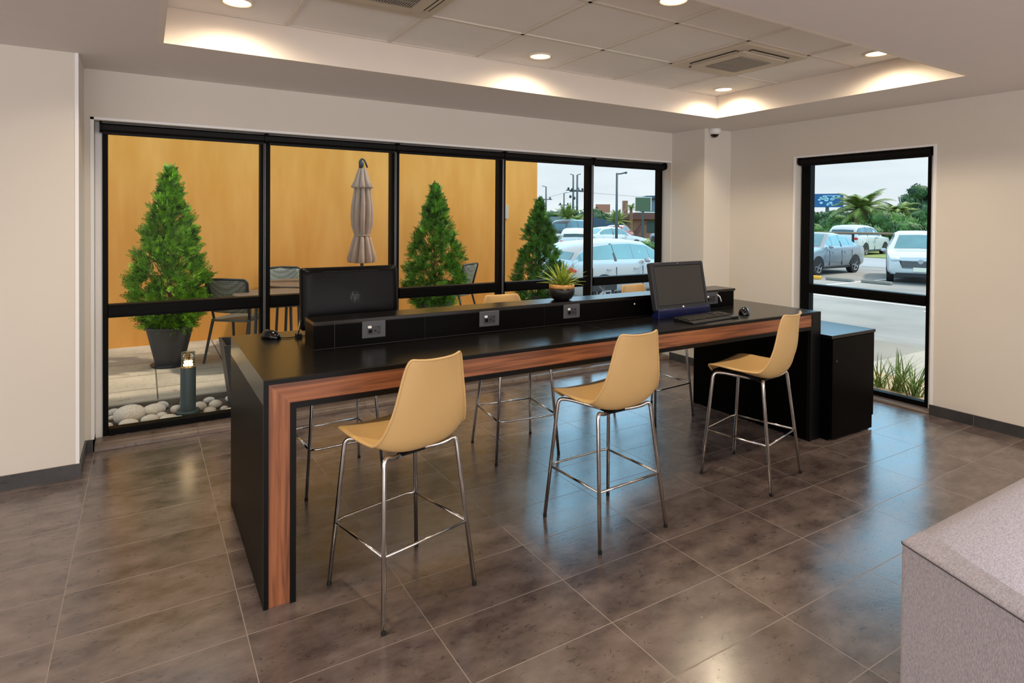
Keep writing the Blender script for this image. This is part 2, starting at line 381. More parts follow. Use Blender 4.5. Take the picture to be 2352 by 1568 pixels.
for a, b in (((X0, Y0), (TX0-.03, YW)), ((TX1+.03, Y0), (XR, YW)), ((TX0-.03, Y0), (TX1+.03, TY0-.03)), ((TX0-.03, TY1+.03), (TX1+.03, YW))):
    box(bm, (a[0], a[1], ZC), (b[0], b[1], ZC+.03))
struct(link('ceiling', bm, m_ceil))
bm = bmesh.new()
for a, b in (((TX0-.03, TY0-.03), (TX0, TY1+.03)), ((TX1, TY0-.03), (TX1+.03, TY1+.03)), ((TX0, TY0-.03), (TX1, TY0)), ((TX0, TY1), (TX1, TY1+.03))):
    box(bm, (a[0], a[1], ZC), (b[0], b[1], ZT+.03))
struct(link('trim_1', bm, m_tray), 'raised sides of the recessed ceiling tray')
struct(link('ceiling_panels', B(((TX0, TY0, ZT+.004), (TX1, TY1, ZT+.03))), m_tile))
GX = [3.959-.645*k for k in range(6)]; GY = [2.54, 3.21]
bm = bmesh.new()
for x in GX: box(bm, (x-.011, TY0, ZT-.004), (x+.011, TY1, ZT+.006))
for y in GY: box(bm, (TX0, y-.011, ZT-.004), (TX1, y+.011, ZT+.006))
for a, b in (((TX0, TY0), (TX0+.014, TY1)), ((TX1-.014, TY0), (TX1, TY1)), ((TX0, TY0), (TX1, TY0+.014)), ((TX0, TY1-.014), (TX1, TY1))):
    box(bm, (a[0], a[1], ZT-.003), (b[0], b[1], ZT+.005))
struct(link('trim_2', bm, m_grid), 'cream metal grid between the ceiling panels')
# roof over everything, unseen right eave added to block sun at the window
struct(link('roof', B(((X0-.4, Y0-.4, 2.95), (7.7, 5.2, 3.15))), m_walk))
# baseboards
H = .083
bm = bmesh.new(); box(bm, (X0, 4.353, 0), (-.318, 4.365, H)); box(bm, (-.33, 4.365, 0), (-.318, YW, H)); box(bm, (-.318, YW-.012, 0), (-.285, YW, H)); box(bm, (-.297, YW, 0), (WX0, YF, H))
struct(link('baseboard_left', bm, m_base))
bm = bmesh.new(); box(bm, (XR-.012, Y0, 0), (XR, RY0, H)); box(bm, (XR-.012, RY1, 0), (XR, 4.332, H))
struct(link('baseboard_right', bm, m_base))
bm = bmesh.new(); box(bm, (4.963, 4.32, 0), (XR-.012, 4.332, H)); box(bm, (4.963, 4.332, 0), (4.975, YW, H))
struct(link('baseboard_column', bm, m_base))
# corner beads (white plaster beads at openings and the pier)
bm = bmesh.new(); box(bm, (-.345, 4.361, H), (-.327, 4.369, ZC)); box(bm, (WX0-.018, YW-.004, H), (WX0+.001, YW+.002, WZ+.014)); box(bm, (WX0-.018, YW-.004, WZ-.002), (WX1, YW+.002, WZ+.014))
struct(link('trim_3', bm, m_bead), 'white corner bead of the long window recess and pier')
bm = bmesh.new(); box(bm, (XR-.004, RY1-.001, H), (XR+.002, RY1+.02, RZ+.014)); box(bm, (XR-.004, RY0-.02, H), (XR+.002, RY0+.001, RZ+.014)); box(bm, (XR-.004, RY0, RZ-.002), (XR+.002, RY1, RZ+.014))
struct(link('trim_4', bm, m_bead), 'white corner bead round the right hand window recess')
# rounded tile sills along the window feet
def sill_prof(n=6): return [(0, 0)]+[(.0+.045*(1-math.cos(a)), .048*math.sin(a)) for a in [PI/2*i/n for i in range(1, n+1)]]+[(.14, .048), (.14, 0)]
bm = bmesh.new(); prism(bm, [(YW-.01+a, b) for a, b in sill_prof()], 'x', WX0+.0, WX1)
struct(link('trim_5', bm, grid_mat('sill tile', (92, 78, 70), (118, 102, 92), (70, 60, 54), 1.5353, .6047, 0, 9, .002, .3, 6, axes='XZ')), 'rounded brown tile sill under the long window')
bm = bmesh.new(); prism(bm, [(XR-.008+a*.7, b*.5) for a, b in sill_prof()], 'y', RY0, RY1)
struct(link('trim_6', bm, mat('sill brown tile', (102, 88, 80), .35, var=.08)), 'low brown tile sill under the right hand window')

# ------------------------------------------------------------------ windows (frames + panes), structure
def window(name, x0, x1, y, zs, axis='x', d=.055, lw=.04, rw=.04, head=.05):
    """one bay: x0..x1 outer, fixed upper and lower pane"""
    e = sempty(name); z0, zt0, zt1, z1 = zs
    def bb(a, b): # a,b=(u,z) in window plane
        if axis == 'x': return ((a[0], y, a[1]), (b[0], y+d, b[1]))
        return ((y, a[0], a[1]), (y+d, b[0], b[1]))
    bm = B(bb((x0, z0), (x0+lw, z1)), bb((x1-rw, z0), (x1, z1)), bb((x0+lw, z1-head), (x1-rw, z1)), bb((x0+lw, z0), (x1-rw, z0+.045)))
    link('window_frame', bm, m_frame, e, bevel=.003)
    bm = bmesh.new()
    if axis == 'x': box(bm, (x0+lw, y-.012, zt0), (x1-rw, y+d, zt1)); box(bm, (x0+lw, y-.018, zt0+.012), (x1-rw, y-.01, zt1-.012))
    else: box(bm, (y-.012, x0+lw, zt0), (y+d, x1-rw, zt1)); box(bm, (y-.018, x0+lw, zt0+.012), (y-.01, x1-rw, zt1-.012))
    link('transom', bm, m_frame, e, bevel=.003)
    for za, zb in ((z0+.045, zt0), (zt1, z1-head)):
        if axis == 'x': bm = B(((x0+lw, y+.026, za), (x1-rw, y+.030, zb)))
        else: bm = B(((y+.026, x0+lw, za), (y+.030, x1-rw, zb)))
        link('pane', bm, m_glass, e)
    return e
ZS = (.05, .855, .943, 2.165)
EDG = [WX0+.04, .79, 1.828, 2.884, 3.945, 4.963]
for k in range(5):
    window('window_%d' % (k+1), EDG[k], EDG[k+1], YF, ZS, d=.075, lw=.03 if k == 0 else .036, rw=.04 if k == 4 else .036)
window('window_6', RY0+.055, RY1-.012, XF, (.02, .855, .94, 2.145), axis='y', d=.075, lw=.025, rw=.09)
# fill between frame and recess (black jamb strips)
bm = B(((WX0, YF+.02, 0), (WX0+.04, 5.0, WZ)), ((WX0, YF+.01, 2.165), (WX1, 5.0, WZ))); struct(link('trim_7', bm, m_bead), 'white inner return of the long window recess')
struct(link('trim_8', B(((XF+.01, RY0, .0), (5.6, RY0+.055, RZ))), m_bead), 'white inner return of the right hand window recess')

# ------------------------------------------------------------------ roller blinds (rolled up) over each bay
def blind(p0, p1, z, label, axis='x', off=0):
    L = abs(p1-p0)
    t = root('roller_blind', ((p0, off, z) if axis == 'x' else (off, p0, z)), 0 if axis == 'x' else PI/2, label, 'blind', 'rolled up roller blinds above the windows')
    s = -1 if axis == 'x' else 1   # toward the room
    bm = bmesh.new(); prof = [(0, -.028), (s*.050, -.028), (s*.058, -.016), (s*.058, .016), (s*.046, .028), (0, .028)]
    prism(bm, prof, 'x', .012, L-.012); link('cassette', bm, m_blindb, t, bevel=.003)
    for x in (0, L-.012):
        bm = bmesh.new(); prism(bm, [(s*a-0*s, b) for a, b in rrect(.07, .078, .03, 5, .033, .002)], 'x', x, x+.012); link('end_bracket', bm, m_blindb, t)
    bm = bmesh.new(); prism(bm, [(s*.022, -.028), (s*.036, -.028), (s*.036, -.046), (s*.022, -.046)], 'x', .02, L-.02); link('bottom_rail', bm, m_blindb, t)
    return t
bl = ['black rolled up blind above the leftmost window bay with the big potted tree', 'black rolled up blind above the bay showing the closed parasol',
      'black rolled up blind above the middle bay of the long window', 'black rolled up blind above the bay where the mustard wall ends',
      'black rolled up blind above the bay nearest the corner column']
for k in range(5):
    t = blind(EDG[k]-(.012 if k == 0 else 0), EDG[k+1], 2.137, bl[k], off=YF-.004)
    if k < 4:
        bm = bmesh.new(); L = EDG[k+1]-EDG[k]; L += .012 if k == 0 else 0
        tube(bm, [(L-.006, -.03, -.03), (L-.006, -.03, -1.9)], .0035, 6); tube(bm, [(L-.016, -.03, -.03), (L-.016, -.03, -1.9)], .0025, 6)
        link('pull_chain', bm, m_chain, t)
blind(RY0+.03, RY1-.012, 2.118, 'black rolled up blind above the window on the right wall', 'y', off=XF-.004)

# ------------------------------------------------------------------ downlights and ceiling machines
def area(name, loc, e, size, col=(1, .85, .66)):
    d = bpy.data.lights.new(name, 'AREA'); d.energy = e; d.size = size; d.shape = 'DISK'; d.color = col; d.spread = math.radians(150)
    o = bpy.data.objects.new(name, d); COL.objects.link(o); o.location = loc; return o
def downlight(x, y, z, label, e, col=(1, .82, .58)):
    t = root('ceiling_downlight', (x, y, z), 0, label, 'light', 'round recessed downlights')
    bm = bmesh.new(); lathe(bm, [(.083, .012), (.083, -.003), (.074, -.007), (.068, -.003), (.068, .012)], seg=36); link('trim_ring', bm, m_ltrim, t, smooth=True)
    bm = bmesh.new(); lathe(bm, [(.0675, .010), (.0675, -.001), (.001, -.002)], seg=36); link('lamp', bm, m_lamp, t)
    d = bpy.data.lights.new('downlight_beam', 'SPOT'); d.energy = e; d.spot_size = math.radians(168); d.spot_blend = 1.0; d.shadow_soft_size = .05; d.color = col
    o = bpy.data.objects.new('downlight_beam', d); COL.objects.link(o); o.location = (0, 0, -.02); o.parent = t
    return t
DL = [(.43, 3.566, 'glowing round downlight nearest the left end of the tray'), (2.406, 3.579, 'glowing round downlight halfway along the window side of the tray'),
      (4.374, 3.603, 'glowing round downlight in the far corner of the tray behind the ceiling cassette'), (4.31, 2.26, 'glowing round downlight at the right edge of the tray, partly cut by the ceiling edge'),
      (2.377, 2.287, 'glowing round downlight cut off by the top edge of the photo, middle of the tray')]
for x, y, l in DL: downlight(x, y, ZT, l, LAMP_SPOT)
downlight(.43, 2.27, ZT, 'round downlight in the near left corner of the tray', LAMP_SPOT)
for i, (x, y) in enumerate([(-1.8, 2.6), (-1.8, .4), (.4, -.9), (2.6, -.9), (4.6, -.6), (-1.8, -2.2), (.4, -2.9), (2.6, -2.9), (4.6, -2.7)]):  # unseen downlights added as room fill
    downlight(x, y, ZC, 'added round fill downlight in the lower lobby ceiling behind the viewer', LOBBY*.2, (1, .90, .80))

def cassette(cx, cy, label):
    t = root('air_conditioner', (cx, cy, ZT-.006), 0, label, 'air conditioner', 'square ceiling air conditioners')
    bm = bmesh.new(); pts = rrect(.655, .675, .03)
    prism(bm, pts, 'z', -.018, .004); link('panel', bm, m_ac, t, bevel=.006)
    bm = bmesh.new(); prism(bm, rrect(.46, .47, .02), 'z', -.034, -.018); link('raised_face', bm, m_ac, t, bevel=.006)
    bm = bmesh.new()
    for a in range(4):
        m4 = Matrix.Rotation(a*PI/2, 4, 'Z'); n0 = len(bm.verts); vs = box(bm, (-.2, .245, -.021), (.2, .275, -.0175))
        for v in vs: v.co = m4 @ v.co
    link('air_slots', bm, m_acd, t)
    for a in range(4):
        bm = bmesh.new(); vs = box(bm, (-.19, .246, -.026), (.19, .262, -.0215))
        for v in vs: v.co = Matrix.Rotation(a*PI/2, 4, 'Z') @ v.co
        link('louvre', bm, m_ac, t)
    bm = bmesh.new(); box(bm, (-.155, -.155, -.0352), (.155, .155, -.0338)); link('grille_backing', bm, m_acd, t)
    bm = bmesh.new()
    for i in range(24):
        x = -.15+i*.3/23; box(bm, (x-.0032, -.155, -.039), (x+.0032, .155, -.035))
    for i in range(5):
        y = -.155+i*.31/4; box(bm, (-.155, y-.003, -.0385), (.155, y+.003, -.0352))
    link('intake_grille', bm, m_acg, t)
    return t
cassette(3.637, 2.875, 'cream square ceiling air conditioner seen whole, near the far corner of the tray')
cassette(1.056, 2.875, 'cream square ceiling air conditioner cut off by the top edge of the photo')

# security camera
t = root('security_camera', (5.09, 4.30, ZC), 0, 'small white dome security camera on the ceiling at the corner column', 'camera')
bm = bmesh.new(); lathe(bm, [(.060, 0), (.062, -.012), (.062, -.040), (.056, -.052), (.044, -.055)], seg=32); link('housing', bm, m_white, t, smooth=True)
bm = bmesh.new(); lathe(bm, [(.041, -.050)]+[(.040*math.cos(a), -.056-.036*math.sin(a)) for a in [PI/2*i/8 for i in range(8)]]+[(.001, -.092)], seg=32); link('dome', bm, m_gloss, t, smooth=True)
bm = bmesh.new(); lathe(bm, [(.048, -.053), (.046, -.060), (.040, -.058)], seg=32); link('dome_ring', bm, m_ltrim, t, smooth=True)

# ------------------------------------------------------------------ long counter table
TA, TB, TF, TK, TH = .40, 4.105, 2.513, 3.56, .905
t = root('computer_counter', (0, 0, 0), 0, 'long black counter table with a walnut band along its front and left leg', 'table')
lt = .12
bm = B(((TA, TF+.02, TH-.10), (TB, TK, TH))); link('tabletop', bm, m_black, t)
bm = B(((TA, TF+.02, 0), (TA+lt, TK, TH-.10))); link('leg_panel', bm, m_blackv, t)
bm = B(((TB-lt, TF+.02, 0), (TB, TK, TH-.10))); link('leg_panel', bm, m_blackv, t)
def band(o0, o1, y0, y1, m, name, right=True, xr=None):
    """inverted U band between offsets o0 and o1 from the outer edge"""
    zt0, zt1 = TH-o0, TH-o1; xb = TB-o0
    bm = bmesh.new(); bmm = [m] if not isinstance(m, list) else m
    a = [(TA+o0, 0), (TA+o0, zt0), (xb, zt0), (xb, 0), (TB-o1, 0), (TB-o1, zt1), (TA+o1, zt1), (TA+o1, 0)]
    def quad(p, mi):
        f0 = [bm.verts.new((q[0], y0, q[1])) for q in p]; f1 = [bm.verts.new((q[0], y1, q[1])) for q in p]
        for i in range(4): bm.faces.new((f0[i], f0[(i+1) % 4], f1[(i+1) % 4], f1[i])).material_index = mi
        bm.faces.new(f0).material_index = mi; bm.faces.new(f1[::-1]).material_index = mi
    last = len(bmm)-1
    quad([a[0], a[1], a[6], a[7]], last); quad([a[1], a[2], a[5], a[6]], 0)
    if right: quad([a[2], a[3], a[4], a[5]], last)
    return link(name, bm, bmm, t)
band(0, .018, TF, TF+.02, m_edge, 'outer_edge_band')
band(.018, .100, TF+.006, TF+.02, [m_woodx, m_woodz], 'walnut_band', right=False)['label'] = 'walnut veneer band on the counter front'
band(.100, .122, TF-.004, TF+.02, m_edge, 'inner_edge_band')
bm = B(((TB-.100, TF, 0), (TB-.018, TF+.02, TH-.018))); link('leg_facing', bm, m_edge, t)
# joints in the top
bm = B(((2.30, TF+.02, TH), (2.3015, 2.972, TH+.0004)), ((2.30, 3.165, TH), (2.3015, TK, TH+.0004))); link('top_joint', bm, m_gleg, t)

# raised power ledge
t = root('power_ledge', (0, 0, TH), 0, 'raised black ledge with power sockets along the middle of the counter', 'shelf')
LX0, LX1, LY0, LY1, LH = .700, 3.762, 2.985, 3.165, .135
bm = B(((LX0, LY0, 0), (LX1, LY1, LH-.018))); link('ledge_body', bm, m_blackv, t)
bm = B(((LX0, LY0, LH-.018), (3.30, LY1, LH)), ((3.30, LY0-.008, LH-.018), (LX1+.008, LY1+.004, LH))); link('ledge_top', bm, m_black, t, bevel=.0015)
bm = B(((.800, LY0-.0008, .002), (.8016, LY0, LH-.002)), ((1.28, LY0-.0005, .002), (1.2806, LY0, LH-.002)), ((2.05, LY0-.0005, .002), (2.0506, LY0, LH-.002)), ((LX0, LY0-.0008, 0), (LX1, LY0, .0012)), ((LX0, LY0-.0008, LH-.019), (3.3, LY0, LH-.018)))
link('panel_joints', bm, mat('joint line', (40, 40, 42), .4), t)
def plate(x0, x1, light=True):
    z0, z1 = .033, .119; cx, cz = (x0+x1)/2, (z0+z1)/2; w, h = x1-x0, z1-z0
    bm = bmesh.new(); prism(bm, rrect(w, h, .004, 3, cx, cz), 'y', LY0-.010, LY0)
    p = link('power_outlet', bm, m_dplas, t, bevel=.0035); p['label'] = 'dark grey socket plate'
    bm = bmesh.new(); prism(bm, rrect(w*.56, h*.50, .003, 3, cx, cz-.004), 'y', LY0-.0112, LY0-.0095); link('socket_insert', bm, mat('socket insert', (44, 45, 50), .4), p)
    if light:
        bm = bmesh.new(); prism(bm, rrect(.019, .012, .004, 4, cx-w*.19, cz+.014), 'y', LY0-.0135, LY0-.011); link('white_switch', bm, m_white, p)
    bm = bmesh.new(); prism(bm, rrect(.019, .018, .003, 3, cx-w*.16, cz-.008), 'y', LY0-.0122, LY0-.011)
    prism(bm, rrect(.010, .006, .001, 2, cx+.006, cz-.006), 'y', LY0-.0122, LY0-.011)
    for dz in (.012, -.012):
        for dx, dd in ((-.005, 0), (.005, 0), (0, -.007)):
            prism(bm, rrect(.0022, .006, .0008, 2, cx+w*.2+dx, cz+dz+dd), 'y', LY0-.0122, LY0-.011)
    link('socket_holes', bm, m_bplas, p)
    return p
plate(.936, 1.059); plate(1.605, 1.733); plate(2.187, 2.311); plate(3.42, 3.578)
bm = bmesh.new(); tube(bm, [(3.565, LY0-.012, .10), (3.572, LY0-.03, .088), (3.590, LY0-.026, .06), (3.6, LY0-.02, .05)], .004, 8); link('plug_cable', bm, m_white, t)
bm = bmesh.new(); lathe(bm, [(.001, 0), (.005, 0), (.005, .003), (.001, .003)], seg=12)
o = link('lock_button', bm, m_white, t, loc=(2.77, LY0-.001, .085), rot=(PI/2, 0, 0))

# pedestal cabinet past the right end
t = root('storage_cabinet', (4.385, 2.73, 0), 0, 'low black storage cabinet standing past the right end of the counter', 'cabinet')
bm = B(((-.27, -.29, .10), (.285, .32, .72)), ((-.27, -.27, .0), (.262, .30, .10))); link('body', bm, m_blackv, t)
bm = B(((-.272, -.296, .72), (.292, .326, .742))); link('cabinet_top', bm, m_black, t, bevel=.001)
bm = B(((-.262, -.297, .01), (.255, -.29, .715))); dr = link('door', bm, m_blackv, t, bevel=.001)
bm = bmesh.new(); lathe(bm, [(.001, 0), (.009, 0), (.009, .003), (.006, .003), (.001, .0025)], seg=16); link('lock', bm, m_gleg, dr, loc=(-.215, -.297, .56), rot=(PI/2, 0, 0))

# ------------------------------------------------------------------ bar stools
def shell():
    prof = [(.236, .612, .120), (.224, .638, .170), (.190, .657, .200), (.12, .658, .213), (.04, .642, .217), (-.05, .622, .220), (-.12, .612, .221), (-.168, .630, .218), (-.199, .678, .208),
            (-.212, .745, .190), (-.222, .810, .172), (-.231, .875, .157), (-.242, .935, .144), (-.254, .985, .132), (-.260, 1.004, .118)]
    NU = 16; bm = bmesh.new(); rows = []
    for k, (y, z, hw) in enumerate(prof):
        s = k/(len(prof)-1); row = []
        pa = prof[max(k-1, 0)]; pb = prof[min(k+1, len(prof)-1)]; ty, tz = pb[0]-pa[0], pb[1]-pa[1]; l = math.hypot(ty, tz); ny, nz = (-tz/l, ty/l)
        if nz*1+ny*1 < 0 and s < .5: ny, nz = -ny, -nz
        ny, nz = (abs(tz)/l, abs(ty)/l)                           # toward the sitter: up and forward
        if s < .12: ny = -ny*.3
        lift = .014+.052*math.exp(-((s-.46)/.17)**2)+.020*math.exp(-((s-.95)/.22)**2)
        for i in range(NU+1):
            u = -1+2*i/NU; a = abs(u)**2.6*lift
            z2 = z+nz*a; y2 = y+ny*a
            if k <= 1: y2 -= .03*abs(u)**3
            if k >= len(prof)-2: z2 = z+nz*a*.3+.003*abs(u)**2.2
            row.append(bm.verts.new((u*hw, y2, z2)))
        rows.append(row)
    for k in range(len(rows)-1):
        for i in range(NU): bm.faces.new((rows[k][i], rows[k][i+1], rows[k+1][i+1], rows[k+1][i]))
    loop = [rows[0][i].co.copy() for i in range(NU+1)]+[r[-1].co.copy() for r in rows[1:]]+[v.co.copy() for v in rows[-1][-2::-1]]+[r[0].co.copy() for r in rows[-2:0:-1]]
    return bm, loop
def make_stool(loc, rz, label, group):
    t = root('bar_stool', loc, rz, label, 'stool', group)
    sb, loop = shell(); o = link('seat_shell', sb, m_shell, t, smooth=True)
    sm = []
    for i in range(len(loop)): a, b, c = loop[i-1], loop[i], loop[(i+1) % len(loop)]; sm += [b*.75+(a+c)*.125, b*.5+c*.5]
    bm = bmesh.new(); tube(bm, [p+Vector((0, 0, -.001)) for p in sm], .0052, 8, True); link('edge_lip', bm, m_shell, t, smooth=True)
    o['label'] = 'mustard moulded one-piece seat and back'
    s = o.modifiers.new('thick', 'SOLIDIFY'); s.thickness = .008; s.offset = -1
    s = o.modifiers.new('sub', 'SUBSURF'); s.levels = 1; s.render_levels = 2
    FX, FYf, FYr = .222, .212, -.208
    def topx(sx): return sx*.176
    for sx in (-1, 1):
        for sy in (1, -1):
            fy = FYf if sy > 0 else FYr; ty, tz = (.165, .622) if sy > 0 else (-.135, .628)
            pts = rpath([(sx*FX, fy, .012), (topx(sx), ty, tz), (sx*.13, .125, .618), (sx*.03, -.02, .590)] if sy > 0 else [(sx*FX, fy, .012), (topx(sx), ty, tz), (sx*.125, -.12, .606), (sx*.03, -.06, .588)], .035, 6)
            bm = bmesh.new(); tube(bm, pts, .0095, 12)
            lg = link('leg', bm, m_chrome, t, smooth=True)
            bm = bmesh.new(); lathe(bm, [(.001, 0), (.0099, 0), (.0099, .014), (.0092, .015)], (sx*FX, fy), 14); link('foot_cap', bm, m_rubber, lg)
    def at(sx, sy, z):
        fy = FYf if sy > 0 else FYr; ty, tz = (.165, .622) if sy > 0 else (-.135, .628); k = (z-.012)/(tz-.012)
        return Vector((sx*(FX+(.176-FX)*k), fy+(ty-fy)*k, z))
    z = .268; a, b, c, d = at(-1, 1, z), at(1, 1, z), at(1, -1, z), at(-1, -1, z)
    bm = bmesh.new(); tube(bm, [a, d], .0062, 10); tube(bm, [b, c], .0062, 10); tube(bm, [d, c], .0062, 10)
    fy = .018; tube(bm, rpath([a, a+Vector((.035, fy, 0)), b+Vector((-.035, fy, 0)), b], .03), .0062, 10)
    link('footrest', bm, m_chrome, t, smooth=True)
    bm = bmesh.new(); box(bm, (-.07, -.085, .586), (.07, -.062, .596)); box(bm, (-.09, .085, .612), (.09, .108, .620)); box(bm, (-.045, -.06, .584), (.045, .0, .602)); box(bm, (-.04, -.03, .598), (.04, .08, .622))
    for x in (-.075, .075): box(bm, (x-.008, .087, .615), (x+.008, .106, .645))
    link('seat_bracket', bm, m_bplas2, t)
    return t
G1 = 'mustard bar stools on the near side of the counter'; G2 = 'mustard bar stools on the window side of the counter'
st = make_stool((.929, 2.395, 0), math.atan2(.095, .414), 'mustard bar stool nearest the viewer, by the left walnut leg of the counter', G1)
dup(st, (2.013, 2.372, 0), .05, 'middle mustard bar stool of the three in front of the counter', G1)
dup(st, (3.173, 2.372, 0), math.atan2(.1055, .439), 'mustard bar stool in front of the computer screen, next to the black cabinet end', G1)
dup(st, (.97, 3.60, 0), PI+.04, 'mustard bar stool behind the turned away computer, only its chrome legs seen', G2)
dup(st, (2.13, 3.445, 0), PI-.12, 'mustard bar stool behind the counter, its top over the ledge left of the small plant', G2)
dup(st, (3.46, 3.50, 0), PI+.08, 'mustard bar stool behind the counter, its top over the ledge between plant and screen', G2)

# ------------------------------------------------------------------ things on the counter
# all-in-one computer seen from the back
t = root('desktop_computer', (.985, 3.33, TH), 0, 'black all-in-one computer turned away, its back with a round badge to the viewer', 'computer')
W2, H2 = .545, .335; zb = .035
def tilt(o, a, piv=(0, 0, zb)):
    o.rotation_euler = (a, 0, 0); return o
bm = bmesh.new()
ringsd = [(W2, H2, .018, .012), (W2, H2, .018, -.004), (W2*.99, H2*.985, .018, -.018), (W2*.93, H2*.92, .03, -.034), (W2*.86, H2*.82, .03, -.038)]
prev = None
for w, h, r, y in ringsd:
    ring = [bm.verts.new((a, y, b+zb+H2/2)) for a, b in rrect(w, h, r, 6)]
    if prev:
        for i in range(len(ring)): bm.faces.new((prev[i], prev[(i+1) % len(ring)], ring[(i+1) % len(ring)], ring[i]))
    else: bm.faces.new(ring[::-1])
    prev = ring
bm.faces.new(prev); cs = link('casing', bm, m_bplas, t); smooth_by(cs, 50); tilt(cs, -.07)
bm = bmesh.new(); prism(bm, rrect(W2*.96, H2*.93, .01, 4, 0, zb+H2/2), 'y', .0118, .0135); sc = link('screen', bm, m_screen, t); tilt(sc, -.07)
bm = bmesh.new()
for a, b in ((-.16, -.075), (-.07, .04), (.045, .15)): prism(bm, rrect(b-a, .004, .0018, 3, (a+b)/2, zb+H2*.928), 'y', -.0375, -.030)
v = link('vent_slots', bm, mat('vent black', (2, 2, 2), .8), t); tilt(v, -.07); v.location = (0, .0, 0)
# round badge with the two letters
bm = bmesh.new(); prism(bm, [(.034*math.cos(a), .034*math.sin(a)) for a in [2*PI*i/36 for i in range(36)]], 'y', -.0400, -.0378)
bd = link('badge', bm, mat('badge black', (8, 9, 11), .35, spec=.15), t, loc=(.012, 0, 0)); bd.rotation_euler = (-.07, 0, 0)
for v in bd.data.vertices: v.co.z += zb+H2*.50
bm = bmesh.new()
def stroke(pts, w=.0038):
    pts = [Vector((p[0]+.26*p[1], 0, p[1])) for p in pts]
    for i in range(len(pts)-1):
        d = (pts[i+1]-pts[i]); n = Vector((-d.z, 0, d.x)).normalized()*w/2; e2 = d.normalized()*w*.3
        vs = [pts[i]-e2+n, pts[i]-e2-n, pts[i+1]+e2-n, pts[i+1]+e2+n]
        a = [bm.verts.new((q.x, -.0408, q.z)) for q in vs]; b = [bm.verts.new((q.x, -.0399, q.z)) for q in vs]
        bm.faces.new(a)
        for k in range(4): bm.faces.new((a[k], b[k], b[(k+1) % 4], a[(k+1) % 4]))
stroke([(-.017, -.012), (-.017, .026)]); stroke([(-.017, .008), (-.012, .012), (-.006, .012), (-.003, .009), (-.003, -.012)])
stroke([(.005, .012), (.005, -.027)]); stroke([(.005, .012), (.013, .012), (.018, .008), (.018, -.006), (.013, -.011), (.005, -.011)])
lg = link('badge_letters', bm, mat('letter grey', (44, 47, 54), .4), bd); lg.location = (0, 0, 0)
for v in lg.data.vertices: v.co.z += zb+H2*.50
bm = bmesh.new(); prism(bm, rrect(.15, .028, .004, 3, 0, zb+.062), 'y', -.050, -.034); hg = link('hinge_cover', bm, m_bplas2, t)
bm = bmesh.new(); prism(bm, [(-.10, 0), (.10, 0), (.10, .006), (.02, .012), (-.035, .10), (-.045, .10), (-.012, .006), (-.10, .006)], 'x', -.11, .11); link('stand', bm, m_bplas2, t)
bm = bmesh.new(); tube(bm, [(-.27, -.02, .10), (-.285, -.03, .05), (-.29, -.02, .018), (-.285, .01, .006), (-.20, .02, .004)], .003, 8); box(bm, (-.295, -.01, .0), (-.265, .03, .02)); link('power_cable', bm, m_bplas2, t)

def mouse(loc, rz, label, m, sc=1.0):
    t = root('computer_mouse', loc, rz, label, 'mouse')
    bm = bmesh.new(); N = 14; prev = None
    for k in range(N+1):
        s = -1+2*k/N; x = .058*s; hw = .032*math.sqrt(max(0, 1-(abs(s))**2.6))+.0006; hz = .036*math.sqrt(max(0, 1-((s-.12)/1.13)**2))*(1 if s < .9 else .9)+.002
        ring = [bm.verts.new((x, hw*math.cos(a), hz*max(0, math.sin(a))**.8)) for a in [PI*i/12 for i in range(13)]]
        if prev:
            for i in range(12): bm.faces.new((prev[i], prev[i+1], ring[i+1], ring[i]))
            bm.faces.new((prev[0], ring[0], ring[-1], prev[-1]))
        prev = ring
    link('mouse_body', bm, m, t, smooth=True)
    bm = bmesh.new(); tube(bm, [(.028, -.004, .031), (.028, .004, .031)], .008, 12); link('scroll_wheel', bm, m_dplas, t)
    t.scale = (sc, sc, sc*1.2)
    return t
t = mouse((.575, 3.385, TH), 2.3, 'shiny black wired mouse on the left end of the counter', m_gloss)
bm = bmesh.new(); q = [Vector(p) for p in ((.04, .0, .006), (.068, -.03, .004), (.06, -.085, .003), (.05, -.13, .003), (.085, -.165, .004))]
tube(bm, rpath([(.612, 3.358, .906+.003), (.65, 3.338, .9085), (.69, 3.345, .9085), (.715, 3.37, .912)], .02), .0022, 8)
Mi = (Matrix.Translation(t.location) @ Matrix.Rotation(2.3, 4, 'Z')).inverted()
for v in bm.verts: v.co = Mi @ v.co
link('mouse_cable', bm, m_bplas2, t)
mouse((3.515, 2.700, TH), .55, 'black mouse right of the keyboard, its back edge catching light', m_gloss, 1.1)

# computer screen facing the viewer
t = root('computer_monitor', (3.07, 2.835, TH), .02, 'dark square-cornered computer screen facing the viewer above the keyboard', 'computer')
W3, H3, z3 = .505, .318, .048; TL = -.20
bm = bmesh.new(); prism(bm, rrect(W3, H3, .014, 5, 0, z3+H3/2), 'y', -.012, .024); c = link('bezel', bm, m_bezel, t, bevel=.004); c.rotation_euler = (TL, 0, 0)
bm = bmesh.new(); prism(bm, rrect(W3-.055, H3-.062, .002, 2, 0, z3+H3/2+.006), 'y', -.0135, -.0115); c = link('screen', bm, m_screen, t); c.rotation_euler = (TL, 0, 0)
bm = bmesh.new(); box(bm, (W3/2-.030, -.0142, z3+.030), (W3/2-.0255, -.0118, z3+H3-.020)); box(bm, (-W3/2+.028, -.0142, z3+H3-.0265), (W3/2-.028, -.0118, z3+H3-.0225)); box(bm, (-W3/2+.03, -.0142, z3+.031), (W3/2-.03, -.0118, z3+.0325))
c = link('screen_rim', bm, m_bplas, t); c.rotation_euler = (TL, 0, 0)
bm = bmesh.new(); prism(bm, [(.0075*math.cos(a), z3+.016+.0075*math.sin(a)) for a in [2*PI*i/20 for i in range(20)]], 'y', -.0135, -.0115)
